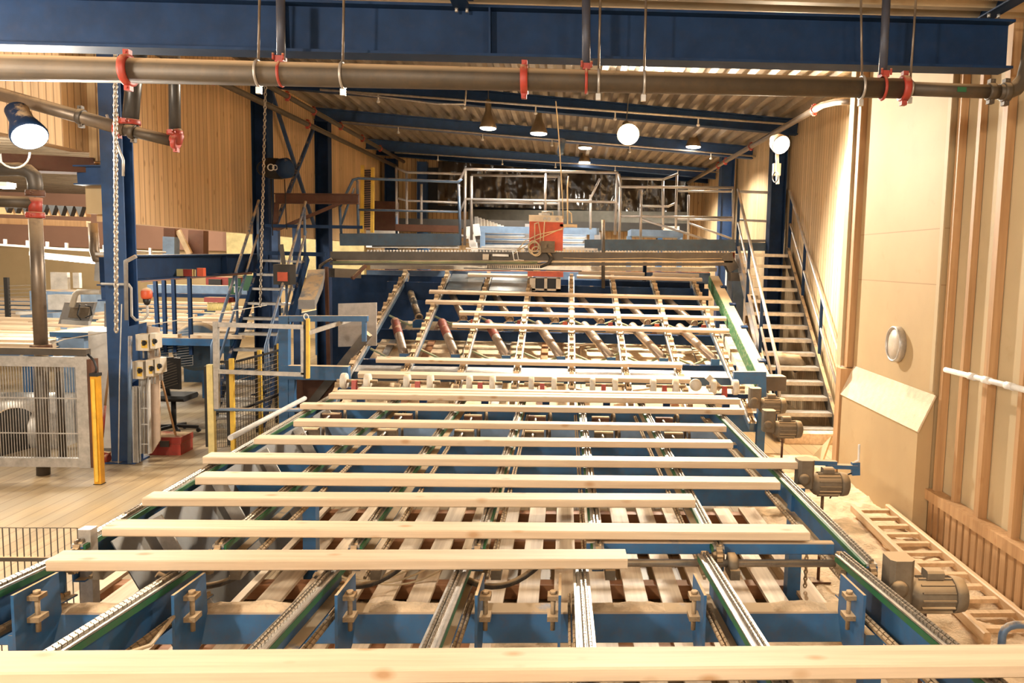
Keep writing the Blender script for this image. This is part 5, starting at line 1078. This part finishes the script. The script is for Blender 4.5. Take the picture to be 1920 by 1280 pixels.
# suction device hanging near the column
bp = aY(525, 318, 12.6); t = thing('hose_reel', 'black and blue hose reel unit hanging on the left wall by the column', 'hose reel', bp)
MB().lathe(bp + Vector((-.16,-.12,0)), (1,0,0), ((.05,0), (.15,.01), (.17,.05), (.17,.2), (.15,.24)), 6).build('drum', M['black'], t); MB().lathe(bp + Vector((.07,-.14,.0)), (.9,-.4,.1), ((.13,0), (.15,.02), (.15,.12), (.10,.15)), 20).build('blue_cap', M['navy'], t)
b = MB().torus(bp + Vector((-.03,-.30,.0)), (0,1,0), .045, .009, 14, 5).torus(bp + Vector((.03,-.295,.0)), (0,1,0), .035, .008, 12, 5); b.build('emblem', M['white'], t)
MB().torus(bp + Vector((-.2,-.1,0)), (0,1,0), .1, .012, 14, 5).build('side_loop', M['black'], t); MB().tube((bp + Vector((.1,-.1,-.15)), bp + Vector((.12,-.1,-.9))), .008, 6).build('hose_end', M['black'], t); MB().tube((bp + Vector((-.1,-.1,-.15)), bp + Vector((-.09,-.1,-1.0))), .008, 6).build('pull_cord', M['black'], t)

# ================================================================== NEIGHBOURING HALL
for (u0, v0, u1, v1, Y, lab, m, th) in ((0, 393, 166, 400, 12, 'long horizontal timber with dark brackets under the hall roof', 'stud', .1), (0, 412, 166, 420, 13, 'second horizontal timber under the hall roof', 'stud', .09), (0, 296, 110, 306, 10, 'pale beam under the hall roof near the glowing lamp', 'galv', .12)):
    tag(MB().bar(aY(u0-60, v0, Y), aY(u1, v1, Y), .12, th).build('hall_timber', M[m]), lab, 'beam')
for k in range(9): p = aY(12 + 17*k, 388 + .9*k, 11.8); tag(MB().prism(p + Vector((-.05,0,.06)), p + Vector((-.05,.1,.06)), ((0,0), (.1,0), (.05,-.14)), (0,0,1)).build('timber_hanger', M['black']), 'dark pointed hanger in the row under the hall timber', 'hanger', 'dark hangers under the hall timber')
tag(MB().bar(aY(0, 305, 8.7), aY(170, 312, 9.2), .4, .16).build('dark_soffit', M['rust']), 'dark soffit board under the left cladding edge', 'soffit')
t = thing('hall_lamp', 'small bright ceiling lamp at the left edge in the next hall', 'lamp', aY(8, 346, 12)); MB().box(aY(8, 346, 12), (.2, .2, .06)).build('housing', M['galv'], t); MB().box(aY(8, 351, 12), (.18, .18, .03)).build('diffuser', M['bulb'], t)
t = thing('tube_lamp', 'glowing fluorescent tube lamp in the next hall left of the switch column', 'lamp', aY(130, 483, 11)); MB().bar(aY(60, 475, 11), aY(195, 488, 11), .12, .05).build('housing', M['white'], t); MB().cyl(aY(62, 479, 10.95), aY(193, 492, 10.95), .028, 12).build('tube', M['tube'], t)
tag(MB().tube((aY(-30, 457, 11.2), aY(110, 466, 11.2), aY(200, 470, 11.2), aY(310, 473, 12.5)), .016, 8).build('conduit', M['white']), 'white conduit with clips above the fluorescent tube', 'conduit')
for u in (10, 52, 89, 125, 196, 282): p = aY(u, 456 + u*.06, 11.2); tag(MB().bar(p + Vector((0,0,-.03)), p + Vector((0,0,.06)), .03, .03, (0,1,0)).build('conduit_clip', M['white']), 'small white clip on the conduit above the fluorescent tube', 'clip', 'conduit clips')
t = thing('hall_brace', 'blue and rust post with a diagonal strut beyond the navy side beam', 'post', aY(322, 475, 14)); MB().bar(aY(322, 428, 14), aY(322, 444, 14), .18, .18, (0,1,0)).build('rust_top', M['rust'], t); MB().bar(aY(321, 444, 14), aY(321, 478, 14), .19, .19, (0,1,0)).build('post', M['skyblue'], t); MB().bar(aY(334, 432, 14), aY(356, 476, 14), .06, .08).build('diagonal', M['hose'], t); MB().bar(aY(372, 432, 14.2), aY(372, 478, 14.2), .25, .2, (0,1,0)).build('brown_casing', M['rust'], t)
# far machine line: boards in layers on hall conveyors
rr = random.Random(11)
ROWN = ['nearest', 'second nearest', 'third nearest', 'fourth nearest', 'fifth nearest', 'sixth nearest', 'sixth farthest', 'fifth farthest', 'fourth farthest', 'third farthest', 'second farthest', 'farthest']
def hallboard(u0, u1, v, Y, z, k, w=.12, h=.05, m='pine'):
    a = aY(u0, v, Y); c = aY(u1, v, Y)
    return tag(MB().cbar((a.x, Y, z), (c.x, Y, z), w, h, .005).build('hall_board', M[m]), 'pale board lying on the ' + ROWN[k] + ' conveyor row of the next hall', 'board', 'boards on the ' + ROWN[k] + ' hall conveyor row')
rows = [(9.9, 648), (10.4, 640), (10.9, 633), (11.6, 624), (12.3, 616), (13.0, 608), (13.8, 600), (14.6, 592), (15.5, 585), (16.5, 577), (17.6, 569), (18.8, 562)]
for k, (Y, v) in enumerate(rows):
    xs = (-30, 100) if Y < 11.2 else (-30, 470)
    a, c = aY(xs[0], v + 6, Y), aY(min(xs[1], 440 + 0*k), v + 6, Y)
    z = aY(200, v + 5, Y).z
    tag(MB().bar((a.x, Y, z - .051), (c.x, Y, z - .051), .34, .1).build('hall_conveyor', M[('blue','dustblue','skyblue')[k % 3]]), 'blue conveyor beam carrying boards in the next hall, ' + ['nearest', 'second nearest', 'third nearest', 'fourth nearest', 'fifth nearest', 'sixth nearest', 'sixth farthest', 'fifth farthest', 'fourth farthest', 'third farthest', 'second farthest', 'farthest'][k] + ' row', 'conveyor', 'hall conveyor beams')
    u = xs[0]
    while u < xs[1] - 30:
        L = rr.uniform(90, 200); hallboard(u, min(u + L, xs[1]), v, Y + rr.uniform(-.1,-.05), z + .026, k); 
        if rr.random() < .6: hallboard(u + rr.uniform(0, 40), min(u + L*.8, xs[1]), v + 4, Y + .09, z + .027, k)
        u += L + rr.uniform(4, 40)
for x in (-9, -7.8, -6.6, -5.7):
    t = thing('hall_support', 'dark blue support frame under the hall conveyors at ' + {-9: 'the far left', -7.8: 'the left behind the mesh gate', -6.6: 'the middle behind the white cabinet', -5.7: 'the right by the office chair'}[x], 'frame', (x, 13, 0), 'hall conveyor supports'); 
    MB().bar((x, 9.8, .98), (x, 19, 1.01), .1, .12).build('long_beam', M['dustblue'], t)
    for y in (10.2, 13, 16, 18.8): MB().span(x-.05, x+.05, y-.05, y+.05, 0, .92).build('leg', M['blue'], t)
# machine parts
t = thing('shiny_drum', 'shiny metal drum behind the mesh gate', 'drum', aY(60, 830, 9.6)); MB().cyl(aY(-60, 800, 9.9), aY(150, 800, 9.9), .42, 28).build('drum_shell', M['galv'], t); b = MB().lathe(aY(20, 830, 9.3), (1,-.2,0), ((.4,0),(.4,.03)), 28); b.build('dark_guard', M['blackdust'], t)
t = thing('blue_machine', 'bright blue machine body behind the mesh gate', 'machine', aY(135, 800, 10.2)); MB().span(aY(112, 700, 10).x, aY(160, 700, 10).x, 10, 10.8, .0, 1.25).build('body', M['skyblue'], t); MB().span(aY(112, 700, 10).x - .1, aY(160, 700, 10).x + .1, 10.0, 10.9, 1.26, 1.32).build('top_plate', M['blue'], t)
t = thing('blue_machine', 'pale blue machine with white guards beyond the brown standpipe', 'machine', aY(130, 600, 15)); a, c = aY(55, 545, 15), aY(155, 590, 15); MB().span(a.x, c.x, 15, 15.8, c.z, a.z).build('body', M['skyblue'], t)
MB().span(aY(96, 560, 14.8).x, aY(140, 560, 14.8).x, 14.7, 14.98, aY(100, 580, 14.8).z, aY(100, 552, 14.8).z).build('white_guard', M['lightgrey'], t); MB().bar(aY(40, 588, 14.6), aY(75, 590, 14.6), .3, .1).build('white_chute', M['white'], t); MB().bar(aY(50, 600, 14.4), aY(110, 596, 14.4), .3, .2).build('lower_body', M['skyblue'], t)
for u0, u1, v0, v1, Y, lab in ((94, 127, 510, 545, 18, 'white panel standing beyond the fluorescent tube, wider one'), (136, 149, 511, 540, 18, 'white panel standing beyond the fluorescent tube, narrow one')):
    a, c = aY(u0, v0, Y), aY(u1, v1, Y); tag(MB().span(a.x, c.x, Y, Y + .1, c.z, a.z).build('partition_sheet', M['white']), lab, 'panel')
t = thing('monitor', 'tilted grey monitor back with cables in front of the hall boards', 'monitor', aY(148, 600, 9.7)); a = [aY(*q, 9.7) for q in ((127, 566), (183, 566), (170, 609), (115, 606))]
MB().plate(a, -.06).build('casing', M['grey'], t); MB().plate([aY(*q, 9.62) for q in ((135, 576), (172, 576), (166, 596), (130, 595))], -.03).build('back_cover', M['motor'], t); MB().bar(aY(117, 603, 9.6), aY(168, 606, 9.6), .05, .05).build('bottom_edge', M['lightgrey'], t)
MB().tube((aY(135, 575, 9.5), aY(141, 552, 9.5), aY(147, 547, 9.5), aY(190, 547, 9.4)), .03, 10).build('mount_arm', M['offwhite'], t)
for q in (((150, 570), (145, 590), (152, 600)), ((160, 572), (170, 575), (172, 590), (160, 595))): MB().tube([aY(*p, 9.52) for p in q], .008, 6).build('cable', M['black'], t)
t = thing('monitor', 'blue monitor side seen edge on beside the switch column with a glimpse of its screen', 'monitor', aY(200, 525, 9.6)); MB().plate([aY(*q, 9.6) for q in ((193, 482), (212, 482), (212, 530), (195, 530))], -.08).build('casing', M['navy'], t); MB().plate([aY(*q, 9.66) for q in ((180, 492), (194, 490), (194, 528), (178, 526))], -.02).build('screen', M['lightgrey'], t); MB().bar(aY(183, 476, 9.6), aY(213, 476, 9.6), .1, .03).build('top_hood', M['white'], t)
t = thing('upright_box', 'grey upright box under the beam stub left of the switch column', 'box', aY(207, 610, 9.5)); MB().plate([aY(*q, 9.5) for q in ((201, 568), (216, 568), (216, 612), (201, 612))], -.06).build('case', M['grey'], t)
# blue fence right of the column
t = thing('blue_fence', 'dark blue barred fence with wire mesh beyond the office chair', 'fence', aY(330, 660, 11.5))
for u0, v0, u1, v1 in ((291, 527, 296, 620), (307, 525, 311, 660), (325, 523, 329, 660), (355, 520, 359, 665)): MB().bar(aY(u0, v0, 11.5), aY(u1, v1, 11.5), .045, .045, (0,1,0)).build('post', M['navy'], t)
MB().bar(aY(265, 527, 11.5), aY(472, 512, 11.5), .03, .03).build('top_rail', M['rust'], t)
a = aY(298, 625, 11.5); c = aY(360, 618, 11.5); b = mesh_panel(MB(), a - Vector((0,0,.5)), c - a, (0,0,.5), 2, 14, .003); b.build('wire_mesh', M['galv'], t)
# brush unit, red housings, green sign
t = thing('brush_unit', 'red topped pale brush head over the hall conveyor', 'brush', aY(412, 575, 13)); a, c = aY(388, 566, 13), aY(434, 580, 13); MB().span(a.x, c.x, 12.9, 13.2, aY(410, 566, 13).z, aY(410, 557, 13).z).build('red_top', M['red'], t)
b = MB()
for k in range(16): p = aY(390 + 2.8*k, 567, 12.95); b.cyl(p, p - Vector((.0,0,.13)), .014, 6)
b.build('bristles', M['paleyellow'], t)
t = thing('red_housing', 'red machine housing behind the green escape sign', 'machine', aY(415, 535, 14)); MB().span(aY(386, 530, 14).x, aY(446, 530, 14).x, 14, 14.4, aY(400, 539, 14).z, aY(400, 519, 14).z).build('housing', M['red'], t); MB().span(aY(392, 530, 13.98).x, aY(415, 530, 13.98).x, 13.96, 13.999, aY(400, 536, 14).z, aY(400, 523, 14).z).build('dark_panel', M['blackdust'], t)
for u0, u1, v0, v1, m, lab in ((326, 362, 504, 518, 'paleyellow', 'yellow and red patterned box hanging on the navy side beam'), (369, 381, 502, 518, 'orange', 'small red box on the navy side beam')):
    a, c = aY(u0, v0, 10.4), aY(u1, v1, 10.4)
    t = thing('small_box', lab, 'box', (a.x, 10.4, c.z)); MB().span(a.x, c.x, 10.4, 10.48, c.z, a.z).build('case', M[m], t)
    if m == 'paleyellow': MB().span(a.x + (c.x-a.x)*.5, c.x - .01, 10.39, 10.399, c.z, a.z).build('red_panel', M['red'], t)
tag(MB().bar(aY(285, 542, 13.5), aY(470, 545, 13.5), .3, .16).build('hall_machine_beam', M['skyblue']), 'pale blue machine beam behind the blue barred fence', 'beam')
tag(MB().bar(aY(285, 552, 13.2), aY(470, 556, 13.2), .2, .06).build('hall_machine_beam', M['navy']), 'dark machine beam below the pale blue one behind the fence', 'beam')
YSg = 12.2; a, c = aY(428, 521, YSg), aY(452, 552, YSg)
t = thing('escape_sign', 'green sign with a white star and a white down pointing symbol', 'sign', aY(440, 552, YSg)); MB().span(a.x, c.x, YSg, YSg + .015, c.z, a.z).build('board', M['green'], t)
st = MB(); m = Vector(((a.x+c.x)/2, YSg - .002, a.z - .065)); pts = []
for k in range(10): an = PI/2 + k*PI/5; r = .045 if k % 2 == 0 else .018; pts.append(m + Vector((math.cos(an)*r, 0, math.sin(an)*r)))
st.add(pts + [m], [(i, (i+1) % 10, 10) for i in range(10)]); st.box((m.x, m.y, a.z - .128), (abs(c.x-a.x)*.86, .002, .006)); st.box((m.x, m.y, c.z + .06), (.022, .002, .07)); st.lathe((m.x, m.y + .001, c.z + .11), (0,-1,0), ((.013,0),(.013,.002)), 12); st.build('white_symbols', M['white'], t)
a2, c2 = aY(455, 516, YSg + .6), aY(474, 545, YSg + .6); tag(MB().span(a2.x, c2.x, YSg + .6, YSg + .63, c2.z, a2.z).build('green_sign', M['green']), 'second green sign partly behind the blue ladder stairs', 'sign')
t = thing('blue_trough', 'low blue trough on the floor beyond the office chair', 'trough', aZ(370, 712, 0)); p = aZ(345, 716, 0); MB().span(p.x, p.x + 1.3, p.y, p.y + .4, 0, .28).build('front', M['blue'], t); MB().span(p.x - .1, p.x + 1.5, p.y - .05, p.y, .28, .33).build('rim', M['skyblue'], t)
tag(MB().lathe(aY(375, 650, 12), (0,-1,.2), ((.1,0), (.34,.02), (.36,.1), (.3,.14)), 24).build('blue_drum', M['dustblue']), 'blue round machine drum beyond the blue barred fence', 'drum')
t = thing('far_fence', 'dark post fence with thin wires at the far left of the next hall', 'fence', aY(15, 580, 14)); MB().bar(aY(12, 520, 14), aY(16, 612, 14), .06, .06, (0,1,0)).build('post', M['black'], t)
b = MB()
for k in range(10): b.bar(aY(-40, 538 + 7*k, 14), aY(62, 534 + 7*k, 14), .006, .006)
b.build('wires', M['grey'], t)
# ================================================================== LIGHT
W = bpy.data.worlds.new('world'); SC.world = W; W.use_nodes = True
W.node_tree.nodes['Background'].inputs[0].default_value = (1, .90, .78, 1); W.node_tree.nodes['Background'].inputs[1].default_value = .55
WARM = (1, .905, .77)
light('SPOT', hp - hax*.03, 2000, WARM, .16, spot=2.7, blend=.4, target=hp - hax*3)
light('SPOT', fpos + fa*.03, 900, (1,.84,.62), .12, spot=2.9, blend=.4, target=fpos + fa*3)
for (p, ax), w in zip(LMP, (60, 420, 420, 420, 420)): light('SPOT', p - ax*.04, w, WARM, .12, spot=2.6, blend=.4, target=p - ax*3)
light('SPOT', lp + la*.03, 350, WARM, .12, spot=2.6, blend=.4, target=lp + la*3)
light('POINT', aY(130, 500, 10.8) - Vector((0,.1,.1)), 60, (1,.95,.84), .3)
# hall lamps behind the photographer
for x, y, z, w in ((-3.0, -.7, 3.8, 330), (1.6, 1.4, 3.5, 40), (-.4, -3.5, 3.6, 120), (-4.7, 4.4, 3.3, 110)): light('POINT', (x, y, z), w*1.25, WARM, .16)
for x, y in ((-8, 10), (-7, 14), (-9, 18), (-13, 12), (-6.6, 18.5)): light('POINT', (x, y, 3.3), 150, (1,.90,.74), .2)  # unseen point fills added to brighten the next hall
for x, y in ((-1.5, 18.5), (2.4, 20)): light('SPOT', (x, y, 4.5), 300, WARM, .15, spot=2.6, blend=.5, target=(x, y, 0))
